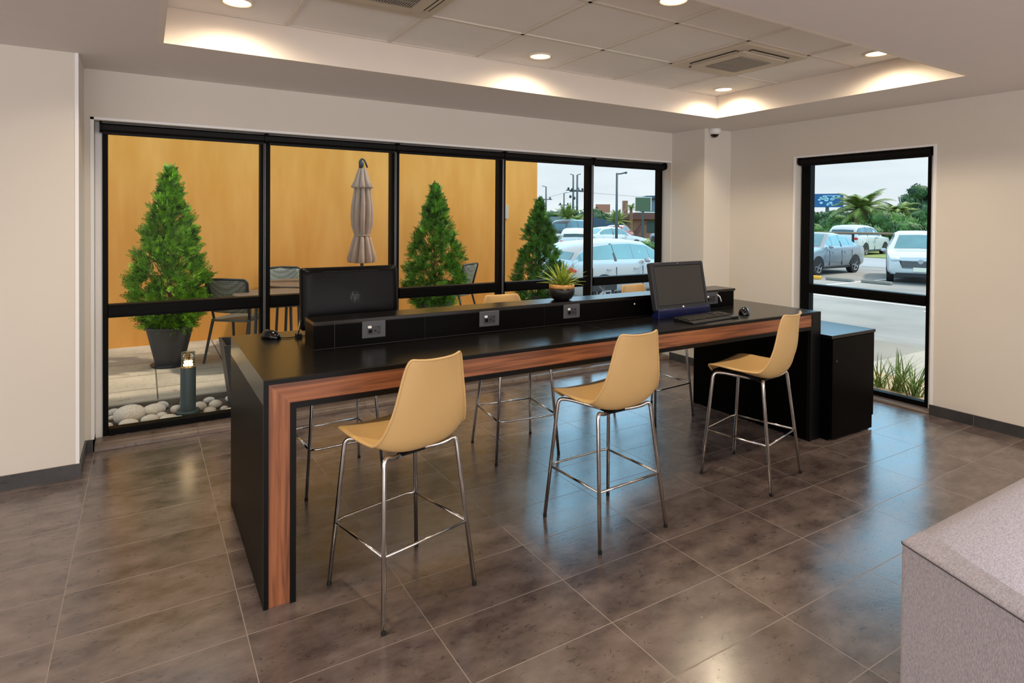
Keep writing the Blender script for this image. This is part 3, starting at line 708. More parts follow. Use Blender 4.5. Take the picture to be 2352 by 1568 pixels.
c = link('logo_dot', bm, m_white, t, loc=(-.0, 0, 0)); c.rotation_euler = (TL, 0, 0)
bm = bmesh.new(); prism(bm, [(.003*math.cos(a), z3+H3-.012+.003*math.sin(a)) for a in [2*PI*i/12 for i in range(12)]], 'y', -.0135, -.0115); c = link('webcam', bm, m_acg, t); c.rotation_euler = (TL, 0, 0)
bm = bmesh.new(); prism(bm, [(-.016, .0), (.05, 0), (.05, .01), (.012, .062), (-.010, .062), (-.016, .05)], 'x', -W3/2+.004, W3/2-.004); c = link('base', bm, m_blue, t, bevel=.003); c['label'] = 'dark blue base below the screen'
bm = bmesh.new(); prism(bm, [(.03, 0), (.12, 0), (.12, .008), (.07, .12), (.055, .12), (.03, .01)], 'x', -.07, .07); link('stand', bm, m_bplas2, t)

t = root('keyboard', (3.11, 2.675, TH), .08, 'black full-size keyboard in front of the dark screen', 'keyboard')
bm = bmesh.new(); prism(bm, [(-.078, .0), (.078, 0), (.078, .024), (-.070, .011), (-.078, .006)], 'x', -.235, .235); link('keyboard_base', bm, m_bplas2, t, bevel=.003)
bm = bmesh.new()
def keyrow(y, xs, w=.0155, d=.0145):
    z = .011+(y+.07)*.088
    for x, ww in xs: box(bm, (x-ww/2, y-d/2, z-.001), (x+ww/2, y+d/2, z+.0065))
for r in range(5):
    y = .052-.0185*r-.008*(r > 0)
    if r == 0: keyrow(y, [(-.215+.0205*i+(.006*(i > 0))+.004*((i-1)//4), .014) for i in range(13)]+[(.085+.019*i, .0155) for i in range(3)])
    elif r < 4: keyrow(y, [(-.215+.0188*i+.002*r, .0155) for i in range(15)]+[(.085+.019*i, .0155) for i in range(3)])
    else: keyrow(y, [(-.213, .02), (-.187, .02), (-.162, .02), (-.093, .105), (-.02, .02), (.005, .02), (.03, .02), (.055, .02), (.085, .0155), (.104, .0155), (.123, .0155)])
    if r: keyrow(y, [(.155+.019*i, .0155) for i in range(4)])
k = link('keys', bm, mat('keycap black', (30, 28, 27), .45), t); k['kind'] = 'stuff'
bm = bmesh.new(); box(bm, (.170, -.080, .006), (.242, -.045, .017)); link('palm_edge', bm, m_dplas, t, bevel=.004)

# small potted plant on the ledge
t = root('potted_succulent', (2.243, 3.075, TH+LH), 0, 'small spiky green plant in a round black pot with a wooden rim on the ledge', 'plant')
bm = bmesh.new(); lathe(bm, [(.001, 0), (.045, 0), (.062, .010), (.078, .035), (.082, .060), (.079, .078), (.072, .078)], seg=32); link('pot', bm, mat('black ceramic', (12, 12, 13), .4), t, smooth=True)
bm = bmesh.new(); lathe(bm, [(.0795, .0765), (.080, .098), (.076, .100), (.070, .100), (.070, .078)], seg=32); link('pot_rim', bm, m_wood2, t, smooth=True)
bm = bmesh.new(); lathe(bm, [(.069, .079), (.069, .090), (.001, .095)], seg=24); link('soil', bm, m_soil, t)
bm = bmesh.new(); rs = random.Random(3)
def blade(bm, base, az, el, L, w, curl, seg=6, rs=rs):
    d = Vector((math.cos(az)*math.cos(el), math.sin(az)*math.cos(el), math.sin(el))); s = Vector((-math.sin(az), math.cos(az), 0)); p = Vector(base); prev = None
    for k in range(seg+1):
        q = k/seg; ww = w*(1-q**2.2)*.5+.0004
        nrm = s.cross(d).normalized()
        a = bm.verts.new(p-s*ww); m = bm.verts.new(p-nrm*ww*.45); b = bm.verts.new(p+s*ww)
        if prev: bm.faces.new((prev[0], prev[1], m, a)); bm.faces.new((prev[1], prev[2], b, m))
        prev = (a, m, b); p = p+d*L/seg; el -= curl/seg
        d = Vector((math.cos(az)*math.cos(el), math.sin(az)*math.cos(el), math.sin(el)))
for i in range(46):
    q = (i+.5)/46; az = i*2.399; el = 1.45-1.15*q**.9; blade(bm, (.03*q*math.cos(az), .03*q*math.sin(az), .088), az, el, .15+.045*rs.random()-.03*q, .016, .25+.3*q)
link('leaves', bm, m_succ, t, smooth=True)

# ------------------------------------------------------------------ grey sofa corner
t = root('grey_sofa', (1.69, .808, 0), 0, 'grey upholstered sofa corner at the lower right edge of the photo', 'sofa')
zs = .72
def sofa_slab(pts_out, pts_in, ztop, zin, name, m=m_fab):
    pass
bm = bmesh.new()
arm = [(0, 0), (-.108, -.295), (-.22, -.60), (-.12, -.63), (-.015, -.27), (.10, -.02), (.10, 0)]
prism(bm, arm, 'z', .06, zs); o = link('arm', bm, m_fab, t, bevel=.012, seg=3)
bm = bmesh.new(); prism(bm, [(.10, 0), (2.0, .01), (2.0, -.10), (.10, -.10)], 'z', .06, zs-.03); link('backrest', bm, m_fab, t)
bm = bmesh.new(); N = 14; NX = 30; rows = []
for i in range(N+1):      # inner upholstery: rolls from the top of the back down to the seat
    q = i/N; yy = .002-.33*q; zz = zs-.27*q**2.1-(.012 if i == 0 else 0); row = []
    for k in range(NX+1):
        u = k/NX; ys_ = yy; x0 = .075-.115*max(0, (q-.12)/.88)+.0*q; x = x0+(2.0-x0)*u**1.5; row.append(bm.verts.new((x, ys_, zz+.006*min(1, q*6)-.010*(1-min(1, u*25)))))
    rows.append(row)
for i in range(N):
    for k in range(NX): bm.faces.new((rows[i][k], rows[i][k+1], rows[i+1][k+1], rows[i+1][k]))
bt = [bm.verts.new((v.co.x, v.co.y, .3)) for v in rows[-1]]
for k in range(NX): bm.faces.new((rows[-1][k], rows[-1][k+1], bt[k+1], bt[k]))
link('inner_padding', bm, m_fab, t, smooth=True)
bm = bmesh.new(); prism(bm, [(-.10, -.33), (2.0, -.33), (2.0, -.62), (-.18, -.62)], 'z', .06, .44); link('seat_cushion', bm, m_fab, t, bevel=.02, seg=3)
bm = bmesh.new(); tube(bm, [(.005, .0, zs-.008), (-.003, -.004, zs-.010), (-.111, -.296, zs-.010), (-.223, -.60, zs-.010)], .0014, 6); link('seam', bm, m_seam, t)
bm = bmesh.new()
for p in ((.03, -.05), (-.12, -.55), (1.9, -.05), (1.9, -.55)): lathe(bm, [(.001, 0), (.02, 0), (.022, .06), (.001, .06)], p, 14)
link('feet', bm, m_rubber, t)

# ------------------------------------------------------------------ outdoors: grounds
struct(link('patio', B(((-9, 5.75, -.2), (5.62, 8.6, 0))), m_patio))
struct(link('stone_bed', B(((-4, 5.0, -.2), (5.62, 5.72, -.01))), m_soil))
struct(link('bed_kerb', B(((-4, 5.72, -.2), (5.62, 5.76, .035))), m_kerb))
struct(link('wall_patio', B(((-9, 8.4, -.2), (5.605, 8.6, 4.3))), m_stucco))
def sst(a, b, x):
    q = max(0, min(1, (x-a)/(b-a))); return q*q*(3-2*q)
bm = bmesh.new(); xs = [5.6+.35*i for i in range(24)]+[14+4*i for i in range(30)]; ys = [-30, -15, -6, -2, 0]+[1+.5*i for i in range(24)]+[14+5*i for i in range(25)]
vg = [[bm.verts.new((x, y, -.02-.40*sst(8.2, 11, x+.6*max(0, y-5)))) for y in ys] for x in xs]
for i in range(len(xs)-1):
    for j in range(len(ys)-1): bm.faces.new((vg[i][j], vg[i+1][j], vg[i+1][j+1], vg[i][j+1]))
struct(link('parking_lot', bm, m_lot, smooth=True))
struct(link('sidewalk', B(((6.45, 3.6, -.1), (8.2, 8.0, -.008)), ((8.0, 3.6, -.1), (8.2, 3.4, -.008))), m_walk))
struct(link('pale_slab', B(((6.45, -6, -.1), (8.2, 3.6, -.004))), m_walk2))
struct(link('planting_strip', B(((5.6, -6, -.1), (6.45, 8.0, -.0))), mat('sandy earth', (176, 148, 118), .95, rgb2=(202, 176, 146), vscale=14, bump=.5)))
bm = bmesh.new()
for x0, y0, x1, y1, w in ((14.5, 6.5, 30, 6.9, .12), (16, 10.7, 27, 10.9, .12), (19, 14.2, 30, 14.6, .12), (15.2, -4, 15.2, 11, .12)):
    d = Vector((x1-x0, y1-y0, 0)).normalized(); n = Vector((-d.y, d.x, 0))*w/2
    vs = [bm.verts.new(p) for p in (Vector((x0, y0, -.414))-n, Vector((x1, y1, -.414))-n, Vector((x1, y1, -.414))+n, Vector((x0, y0, -.414))+n)]; bm.faces.new(vs)
struct(link('bay_lines', bm, m_line))
struct(link('grass_verge', B(((33, -40, -.5), (60, 21, -.36)), ((30, 36, -.5), (90, 110, -.36))), mat('far lawn', (104, 128, 62), .9, rgb2=(150, 150, 84), vscale=.5)))
struct(link('far_road', B(((26.5, -40, -.5), (33, 20, -.405))), mat('pale road', (150, 152, 156), .8, var=.05, vscale=.4)))

# river stones
ST = [(-0.211, 5.493, 0.06), (-0.098, 5.368, 0.235), (0.062, 5.442, 0.175), (0.38, 5.434, 0.11), (0.497, 5.434, 0.1), (0.444, 5.266, 0.105), (0.55, 5.324, 0.065), (0.482, 5.168, 0.06), (0.570, 5.152, 0.105), (0.446, 5.076, 0.105), (-0.225, 5.305, 0.06), (-0.091, 5.191, 0.145), (-0.2, 5.135, 0.10), (-0.028, 5.085, 0.13), (0.034, 5.24, 0.12), (0.117, 5.329, 0.09), (0.10, 5.072, 0.125), (0.222, 5.443, 0.105), (0.155, 5.207, 0.13), (0.215, 5.095, 0.12), (0.41, 5.17, 0.075), (0.345, 5.083, 0.10), (-0.13, 5.06, 0.09), (-0.23, 5.07, 0.055),
      (-.2, 5.6, .1), (.3, 5.6, .12), (.62, 5.55, .09), (.66, 5.25, .1), (.58, 5.04, .09), (.70, 5.09, .09), (-.33, 5.4, .1), (-.35, 5.2, .1), (.46, 5.58, .09), (.12, 5.62, .1)]
stones = []
rs = random.Random(11)
def stone_mesh(seed):
    r = random.Random(seed); bm = bmesh.new(); bmesh.ops.create_icosphere(bm, subdivisions=3, radius=1)
    a, b, c, f = r.random()*6, r.random()*6, r.random()*6, .08+.05*r.random()
    for v in bm.verts:
        p = v.co; k = 1+f*(math.sin(2*p.x+a)+math.sin(2.3*p.y+b)+.6*math.sin(3*p.z+c))*.6; v.co = p*k
    me = bpy.data.meshes.new('river_stone'); bm.to_mesh(me); bm.free(); me.materials.append(m_stone)
    for p in me.polygons: p.use_smooth = True
    return me
SM = [stone_mesh(i) for i in range(6)]
big = {1: 'large oval off-white river stone, biggest in the bed, left of the bollard light', 2: 'wide cream river stone behind the others, second biggest in the bed'}
for i, (x, y, w) in enumerate(ST):
    o = bpy.data.objects.new('river_stone', SM[i % 6]); COL.objects.link(o)
    if (x-.292)**2+(y-5.29)**2 < (.075+w*.42)**2:
        ang = math.atan2(y-5.29, x-.292); dd = .078+w*.46; x, y = .292+dd*math.cos(ang), 5.29+dd*math.sin(ang)
    h = w*(.30 if w > .12 else .34); o.scale = (w*.5, w*.40, h); o.location = (x, y, h*.82-.01); o.rotation_euler = (0, 0, rs.uniform(-.5, .5))
    stones.append((o, i, x, y))
    tag(o, '', 'stone', 'river stones in the bed below the left window')

ORD = ['leftmost', 'second', 'third', 'fourth', 'fifth', 'sixth', 'seventh', 'eighth', 'ninth', 'tenth', 'eleventh', 'twelfth', 'thirteenth', 'fourteenth']
for nm, lo, hi in (('front row against the window foot', 0, 5.15), ('middle row of the bed', 5.15, 5.38), ('back row by the kerb', 5.38, 9)):
    row = sorted([q for q in stones if lo <= q[3] < hi], key=lambda q: q[2])
    for j, (o, i, x, y) in enumerate(row):
        o['label'] = big.get(i, 'smooth off-white river stone, %s in the %s' % (ORD[j]+('' if j == 0 else ' from the left'), nm))
# bollard light
t = root('bollard_light', (.292, 5.29, -.01), 0, 'short grey-green bollard light glowing among the river stones', 'light')
bm = bmesh.new(); lathe(bm, [(.001, .0), (.082, .0), (.084, .05), (.078, .058), (.06, .06)], seg=32); link('base_flange', bm, m_boll, t, smooth=False)
bm = bmesh.new(); lathe(bm, [(.054, .055), (.054, .385), (.052, .39), (.001, .39)], seg=32); o = link('post', bm, m_boll, t); smooth_by(o)
bm = bmesh.new(); lathe(bm, [(.046, .39), (.046, .498)], seg=28); link('lamp_glass', bm, glass('bollard glass', (.95, .97, .95), 1.2), t, smooth=True)
for z, rr_ in ((.408, .034), (.432, .030)):
    bm = bmesh.new(); lathe(bm, [(.008, z-.010), (rr_, z-.007), (rr_, z+.004), (.012, z+.009)], seg=24); link('glowing_ring', bm, m_glow, t, smooth=True)
bm = bmesh.new(); lathe(bm, [(.001, .45), (.016, .45), (.016, .49), (.001, .494)], seg=16); link('lamp_holder', bm, m_brass, t)
bm = bmesh.new(); tube(bm, [(.05*math.cos(a), .05*math.sin(a), .392) for a in [2*PI*i/28 for i in range(28)]], .004, 8, True); link('lower_ring', bm, m_brass, t)
bm = bmesh.new()
for z in (.455, .472, .488, .502): tube(bm, [(.047*math.cos(a), .047*math.sin(a), z) for a in [2*PI*i/28 for i in range(28)]], .0028, 6, True)
for a in (.5, 2.6, 4.7): tube(bm, [(.049*math.cos(a), .049*math.sin(a), .39), (.049*math.cos(a), .049*math.sin(a), .504)], .002, 6)
link('guard_cage', bm, m_steel, t)
pl = bpy.data.lights.new('bollard_bulb', 'POINT'); pl.energy = 1.2; pl.color = (1, .75, .42); pl.shadow_soft_size = .03
po = bpy.data.objects.new('bollard_bulb', pl); COL.objects.link(po); po.parent = t; po.location = (0, 0, .47)

# ------------------------------------------------------------------ potted conifers
def conifer_mesh(seed, H, Rm, N, m, prof, sz=1.0):
    r = random.Random(seed); bm = bmesh.new()
    lob = [(r.uniform(0, 2*PI), r.uniform(.0, 1), r.uniform(.10, .22)) for _ in range(22)]
    def leaf(p0, dd, ll, w, nn):
        w2 = dd.cross(nn).normalized()*w
        bm.faces.new([bm.verts.new(x) for x in (p0-w2*.5, p0+dd*ll*.55-w2, p0+dd*ll, p0+dd*ll*.55+w2)])
    NC = N//13
    for c in range(NC):
        q = (c+.5)/NC; q = q**1.18; a = c*2.39996+r.gauss(0, .25); base = prof(q)*Rm
        for la, lq, ls in lob:
            da = math.atan2(math.sin(a-la), math.cos(a-la)); base *= 1+ls*math.exp(-(da/.5)**2-((q-lq)/.07)**2)
        rad = base*(.62+.34*math.sqrt(r.random())) if c % 4 else base*r.uniform(.25, .6)
        el = .35+.75*q+r.gauss(0, .12)-(.5 if q < .1 else 0); O_ = Vector((math.cos(a)*math.cos(el), math.sin(a)*math.cos(el), math.sin(el)))
        P0 = Vector((rad*math.cos(a), rad*math.sin(a), q*H))-O_*.07; cs = (1.15-.5*q)*sz
        for k in range(13):
            d = (O_+Vector((r.gauss(0, .42), r.gauss(0, .42), r.gauss(0, .36)))).normalized(); nn = Vector((r.gauss(0, 1), r.gauss(0, 1), r.gauss(0, 1)))
            nn = (nn-d*nn.dot(d)).normalized(); sd = d.cross(nn).normalized(); L = cs*r.uniform(.10, .17); p = P0+Vector((r.gauss(0, .02), r.gauss(0, .02), r.gauss(0, .02)))
            leaf(p, d, L, .004, nn)
            for j in range(5):
                b = p+d*L*(.18+.17*j)
                for sg in (-1, 1):
                    dd = (d*.8+sd*sg*.62+nn*r.uniform(-.2, .2)).normalized(); ll = L*(.42-.06*j)
                    leaf(b, dd, ll, .0045, nn)
                    leaf(b+dd*ll*.45, (dd+d*.8).normalized(), ll*.55, .004, nn)
    me = bpy.data.meshes.new('foliage'); bm.to_mesh(me); bm.free(); me.materials.append(m); return me
def prof_a(q): return (math.sin(min(1, (q+.05)/.30)*PI/2)**.8)*(1-((q-.24)/.78)**1.25 if q > .24 else 1)*1.0 if q < .995 else .02
def potted_tree(loc, H, Rm, z0, seed, m, label, pot=True, N=2600, rot=0):
    t = root('potted_conifer', loc, rot, label, 'tree', 'potted conifers on the patio')
    fo = bpy.data.objects.new('foliage', conifer_mesh(seed, H-z0, Rm, N, m, prof_a)); COL.objects.link(fo); fo.parent = t; fo.location = (0, 0, z0)
    r = random.Random(seed+5)
    bm = bmesh.new(); tube(bm, [(.0, 0, .3), (.012, .01, .6), (-.01, 0, 1.0), (.0, .01, 1.5), (0, 0, H-.25)], [.026, .024, .018, .012, .004], 8)
    for k in range(26):
        z = .5+k*(H-.9)/26; a = r.random()*2*PI; L = Rm*(.75-.5*k/26); tube(bm, [(0, 0, z), (L*.5*math.cos(a), L*.5*math.sin(a), z+.10), (L*math.cos(a), L*math.sin(a), z+.24)], [.007, .005, .002], 5)
    link('trunk', bm, m_bark, t, smooth=True)
    bm = bmesh.new(); lathe(bm, [(.001, 0), (.125, 0), (.13, .01), (.215, .385), (.226, .39), (.228, .412), (.212, .414), (.205, .36), (.001, .36)], seg=36); o = link('pot', bm, m_pot, t); smooth_by(o, 40)
    bm = bmesh.new(); lathe(bm, [(.205, .345), (.205, .375), (.001, .385)], seg=24); link('soil', bm, m_soil, t)
    bm = bmesh.new(); lathe(bm, [(.001, -.0), (.17, 0), (.18, .02), (.15, .02)], seg=30); link('saucer', bm, m_gleg, t)
    return t
potted_tree((.229, 7.19, 0), 2.05, .385, .40, 1, m_leaf, 'large bright green potted conifer in the leftmost window bay', N=3400)
potted_tree((3.36, 7.5, 0), 2.0, .43, .32, 2, m_leaf2, 'potted conifer in the middle bay, between parasol and the wall end', N=3200, rot=1)
potted_tree((5.05, 7.5, 0), 1.84, .40, .22, 3, m_leaf3, 'darker potted conifer in front of the parked cars, where the mustard wall ends', N=3200, rot=2)

# closed parasol
t = root('patio_parasol', (2.305, 7.35, 0), 0, 'closed taupe patio parasol in front of the mustard wall', 'parasol')
pr = [(.045, 2.150), (.060, 2.10), (.088, 2.0), (.122, 1.925), (.118, 1.915), (.092, 1.90), (.104, 1.80), (.118, 1.70), (.124, 1.56), (.116, 1.44), (.095, 1.335), (.090, 1.315), (.096, 1.300), (.112, 1.24), (.135, 1.14), (.160, 1.04), (.150, .995), (.10, .985)]
def pleat(a, k, z):
    amp = .03 if k == 0 else (.20 if k < 5 else .26); n = 8 if k < 5 else 9
    if k in (10, 11): amp = .05
    return amp*(abs(math.sin(n*a/2+(.35 if k > 4 else 0)+.5*math.sin(z*2.2)))**.6*2-1.45)
bm = bmesh.new(); lathe(bm, pr, seg=96, pleat=pleat); o = link('canopy', bm, m_taupe, t, smooth=True); smooth_by(o, 55)
bm = bmesh.new(); tube(bm, [(.094*math.cos(a), .094*math.sin(a), 1.325) for a in [2*PI*i/30 for i in range(30)]], .008, 6, True); link('tie_strap', bm, m_taupe, t)
bm = bmesh.new(); tube(bm, [(0, 0, .05), (0, 0, 2.2)], .02, 14); link('pole', bm, m_steel, t, smooth=True)
bm = bmesh.new(); tube(bm, rpath([(-.03, 0, 2.14), (-.035, 0, 2.24), (0, 0, 2.275), (.03, 0, 2.25), (.065, 0, 2.165)], .02), .011, 8); ell(bm, (-.01, 0, 2.20), (.028, .028, .055)); link('top_hook', bm, m_gleg, t, smooth=True)
bm = bmesh.new(); lathe(bm, [(.001, 0), (.25, 0), (.25, .04), (.05, .07), (.035, .30), (.001, .30)], seg=28); link('base', bm, m_gleg, t)

# patio tables and chairs
def patio_table(loc, r, z, label):
    t = root('patio_table', loc, 0, label, 'table', 'round patio tables')
    bm = bmesh.new(); lathe(bm, [(.001, z-.03), (r*.97, z-.03), (r, z-.018), (r, z-.004), (r*.99, z), (.001, z)], seg=48); link('tabletop', bm, m_ttop, t)
    bm = bmesh.new(); lathe(bm, [(r*.85, z-.075), (r*.87, z-.075), (r*.87, z-.03), (r*.85, z-.03)], seg=48); link('apron_ring', bm, m_gleg, t)
    for k in range(4):
        a = PI/4+k*PI/2; bm = bmesh.new(); tube(bm, [(r*.8*math.cos(a), r*.8*math.sin(a), 0), (r*.72*math.cos(a), r*.72*math.sin(a), z-.03)], .016, 10); link('leg', bm, m_gleg, t)
    return t
patio_table((1.17, 6.72, 0), .40, .750, 'small round brown patio table nearest the glass')
patio_table((1.66, 7.52, 0), .50, .765, 'larger round brown patio table farther back, half behind the monitor')
def patio_chair(loc, rz, label):
    t = root('patio_chair', loc, rz, label, 'chair', 'grey woven patio chairs'); N = 10
    bm = bmesh.new(); rows = []
    for k in range(9):
        q = k/8; z = .52+.36*q; y = -.20-.10*q; hw = .205+.03*q; row = []
        if k == 8: hw -= .015
        for i in range(N+1):
            u = -1+2*i/N; row.append(bm.verts.new((u*hw, y+.045*u*u, z-(.02*abs(u)**4 if k == 8 else 0))))
        rows.append(row)
    for k in range(8):
        for i in range(N): bm.faces.new((rows[k][i], rows[k][i+1], rows[k+1][i+1], rows[k+1][i]))
    o = link('woven_back', bm, m_weave, t, smooth=True); s = o.modifiers.new('s', 'SOLIDIFY'); s.thickness = .012
    bm = bmesh.new(); pts = [(-.205, -.155, .45), (-.236, -.255, .86), (-.21, -.26, .882), (0, -.302, .89), (.21, -.26, .882), (.236, -.255, .86), (.205, -.155, .45)]
    tube(bm, rpath(pts, .03), .013, 8); link('back_frame', bm, m_gleg, t, smooth=True)
    bm = bmesh.new(); prism(bm, rrect(.44, .43, .05, 5, 0, .0), 'z', .43, .452); link('seat', bm, m_wick, t, bevel=.006)
    for sx in (-1, 1):
        bm = bmesh.new(); tube(bm, [(sx*.205, -.17, .45), (sx*.225, -.30, 0)], [.016, .012], 8); link('leg', bm, m_gleg, t)
        bm = bmesh.new(); tube(bm, [(sx*.20, .18, .44), (sx*.22, .24, 0)], [.016, .012], 8); link('leg', bm, m_gleg, t)
        bm = bmesh.new(); tube(bm, rpath([(sx*.222, -.20, .60), (sx*.25, .02, .66), (sx*.245, .17, .64), (sx*.21, .18, .44)], .05), .012, 8); link('armrest', bm, m_gleg, t, smooth=True)
    return t
ch = patio_chair((.90, 7.18, 0), -.68, 'grey woven patio chair right of the large potted conifer, its back towards the room')
dup(ch, (1.50, 8.02, 0), PI-.10, 'grey woven patio chair behind the patio tables, facing the room')
dup(ch, (3.90, 8.0, 0), .62, 'grey woven patio chair right of the middle potted conifer')

# tapered planter by the glass
t = root('tapered_planter', (.86, 5.36, 0), 0, 'dark tapered planter outside the glass, just left of the counter end', 'planter')
bm = bmesh.new()
vs = [bm.verts.new(p) for p in [(-.26, -.16, 0), (.26, -.16, 0), (.26, .16, 0), (-.26, .16, 0), (-.33, -.20, .54), (.33, -.20, .50), (.33, .2, .50), (-.33, .2, .54), (-.31, -.18, .54), (.31, -.18, .50), (.31, .18, .50), (-.31, .18, .54), (-.29, -.17, .42), (.29, -.17, .42), (.29, .17, .42), (-.29, .17, .42)]]
for f in ((0, 3, 2, 1), (0, 1, 5, 4), (1, 2, 6, 5), (2, 3, 7, 6), (3, 0, 4, 7), (4, 5, 9, 8), (5, 6, 10, 9), (6, 7, 11, 10), (7, 4, 8, 11), (8, 9, 13, 12), (9, 10, 14, 13), (10, 11, 15, 14), (11, 8, 12, 15), (12, 13, 14, 15)): bm.faces.new([vs[i] for i in f])
link('planter_body', bm, m_pot, t)

t = root('wall_box', (4.98, 8.395, 1.66), 0, 'small grey electrical box on the mustard wall', 'box')
bm = B(((-.045, -.04, -.12), (.045, 0, .10))); link('box_cover', bm, mat('grey box', (176, 168, 150), .6), t, bevel=.004)

# grasses outside the right window
rs = random.Random(21)
GL = ['tall blade grass tuft nearest the cabinet, outside the right window', 'blade grass tuft in the middle outside the right window', 'leaning blade grass tuft right of the others outside the right window', 'thin brownish grass tuft nearest the window frame outside']
for i, (x, y, n, h) in enumerate([(5.86, 3.02, 30, .34), (5.86, 2.86, 36, .42), (5.84, 2.70, 40, .40), (5.80, 2.56, 12, .30)]):
    bm = bmesh.new()
    for k in range(n): blade(bm, (rs.gauss(0, .03), rs.gauss(0, .03), 0), rs.random()*2*PI, rs.uniform(.8, 1.45), h*rs.uniform(.6, 1.1), .012, rs.uniform(.2, .9))
    o = link('ornamental_grass', bm, m_grass, None, smooth=True, loc=(x, y, .0)); tag(o, GL[i], 'plant', 'grass tufts outside the right window')

# ------------------------------------------------------------------ cars
def car(loc, rz, kind, paint, label, gl=m_cglass, name=None, L=4.4, W=1.76, Hh=1.47, group='parked cars'):
    """nose toward +x; stations with rings of (y, z)"""
    t = root(name or ('suv' if kind == 'suv' else 'car'), loc, rz, label, 'car', group)
    hl = L/2
    if kind == 'sedan': S = [(-1, .38, .66, .74, .74), (-.985, .30, .86, .93, .93), (-.90, .24, .92, .97, .97), (-.70, .2, .92, 1.0, 1.0), (-.42, .2, .92, 1.0, 1.40), (-.15, .2, .91, .99, 1.47), (.12, .2, .9, .98, 1.45), (.42, .2, .88, .96, .98), (.62, .2, .84, .90, .91), (.85, .22, .74, .80, .81), (.97, .26, .60, .68, .69), (1, .34, .52, .56, .57)]
    elif kind == 'suv': S = [(-1, .42, .80, .92, .94), (-.985, .32, 1.0, 1.08, 1.12), (-.93, .28, 1.02, 1.1, 1.45), (-.80, .26, 1.02, 1.1, 1.64), (-.45, .26, 1.01, 1.09, 1.68), (-.10, .26, 1.0, 1.07, 1.66), (.14, .26, .99, 1.05, 1.58), (.42, .26, .97, 1.03, 1.06), (.62, .26, .94, 1.0, 1.03), (.85, .28, .88, .95, .98), (.97, .32, .72, .82, .85), (1, .40, .60, .66, .68)]
    else: S = [(-1, .38, .76, .86, .88), (-.985, .30, .92, 1.0, 1.02), (-.90, .24, .94, 1.01, 1.22), (-.72, .2, .94, 1.01, 1.40), (-.42, .2, .93, 1.0, 1.47), (-.15, .2, .92, .99, 1.48), (.10, .2, .91, .98, 1.42), (.44, .2, .88, .95, .97), (.62, .2, .84, .90, .91), (.85, .22, .74, .80, .81), (.97, .26, .60, .68, .69), (1, .34, .52, .56, .57)]
    zk = Hh/max(s[4] for s in S)
    bm = bmesh.new(); rings = []
    for s, zb, zm, zs_, zr in S:
        x = s*hl; end = abs(s); wv = W/2*(1-.10*max(0, (end-.8)/.2)**2-(.10 if end > .99 else 0)); cab = zr-zs_
        wr = wv*(.97 if cab < .06 else .97-.24*min(1, cab/.45))
        half = [(0, zb*zk), (wv*.86, zb*zk), (wv*.97, (zb+.10)*zk), (wv, (zb+zm)/2*zk), (wv*.985, zm*zk), (wv*.955, zs_*zk), (wr*1.0, (zs_+(zr-zs_)*.90)*zk), (wr*.80, (zr-.005)*zk+.012), (0, zr*zk+.025)]
        ring = [bm.verts.new((x, y, z)) for y, z in half]+[bm.verts.new((x, -y, z)) for y, z in half[-2:0:-1]]
        rings.append(ring)
    n = len(rings[0])
    for k in range(len(rings)-1):
        for i in range(n): bm.faces.new((rings[k][i], rings[k][(i+1) % n], rings[k+1][(i+1) % n], rings[k+1][i]))
    bm.faces.new(rings[0]); bm.faces.new(rings[-1][::-1])
    co = [[v.co.copy() for v in r] for r in rings]
    b = link('body', bm, paint, t); smooth_by(b, 38)
    # glass: side strips and screens, inset a little from the painted surface
    def quadglass(name, quads, out):
        g = bmesh.new()
        for q in quads:
            q = [Vector(p) for p in q]; c = sum(q, Vector())/4; nrm = (q[1]-q[0]).cross(q[3]-q[0]).normalized()
            if nrm.dot(c-Vector((0, 0, .7))) < 0: nrm = -nrm
            vs = [g.verts.new(p+(c-p)*0+nrm*out) for p in q]; g.faces.new(vs)
        ob = link(name, g, gl, t); return ob
    roofk = [k for k in range(len(S)) if S[k][4]-S[k][3] > .15]
    a0, a1 = roofk[0]-1, roofk[-1]+1
    for sg in (0, 1):
        def P(k, j, f=0, up=0):   # j 5 belt, 6 roof edge
            v = co[k][j if sg == 0 else n-j].copy(); return v
        def mixp(k0, k1, f, j): return P(k0, j).lerp(P(k1, j), f)
        quads = []
        ks = [(a0, a0+1)]+[(k, k+1) for k in roofk[:-1]]+[(a1-1, a1)]
        pil = []
        for idx, (k0, k1) in enumerate(ks):
            lo0, lo1, hi0, hi1 = P(k0, 5), P(k1, 5), P(k0, 6), P(k1, 6)
            f0, f1 = (.02, .985)
            if idx == 0: f0 = .45 if kind == 'sedan' else .35
            if idx == len(ks)-1: f1 = .62
            A, Bq = lo0.lerp(lo1, f0), lo0.lerp(lo1, f1); C, D = hi0.lerp(hi1, f1), hi0.lerp(hi1, f0)
            A2, B2 = A.lerp(D, .10), Bq.lerp(C, .10); C2, D2 = Bq.lerp(C, .90), A.lerp(D, .90)
            if (C2-B2).length < .05 and (D2-A2).length < .05: continue
            quads.append((A2, B2, C2, D2))
        quadglass('side_window', quads, .006)
        # pillar between the doors and door seams
        g = bmesh.new(); km = roofk[len(roofk)//2]; s = 1 if sg == 0 else -1
        pb, pt = P(km, 5), P(km, 6); x = pb.x
        for (xx, w2) in ((x, .035),):
            vs = [g.verts.new(p) for p in (Vector((xx-w2, pb.y+s*.010, pb.z)), Vector((xx+w2, pb.y+s*.010, pb.z)), Vector((xx+w2-.03, pt.y+s*.012, pt.z-.02)), Vector((xx-w2-.03, pt.y+s*.012, pt.z-.02)))]; g.faces.new(vs)
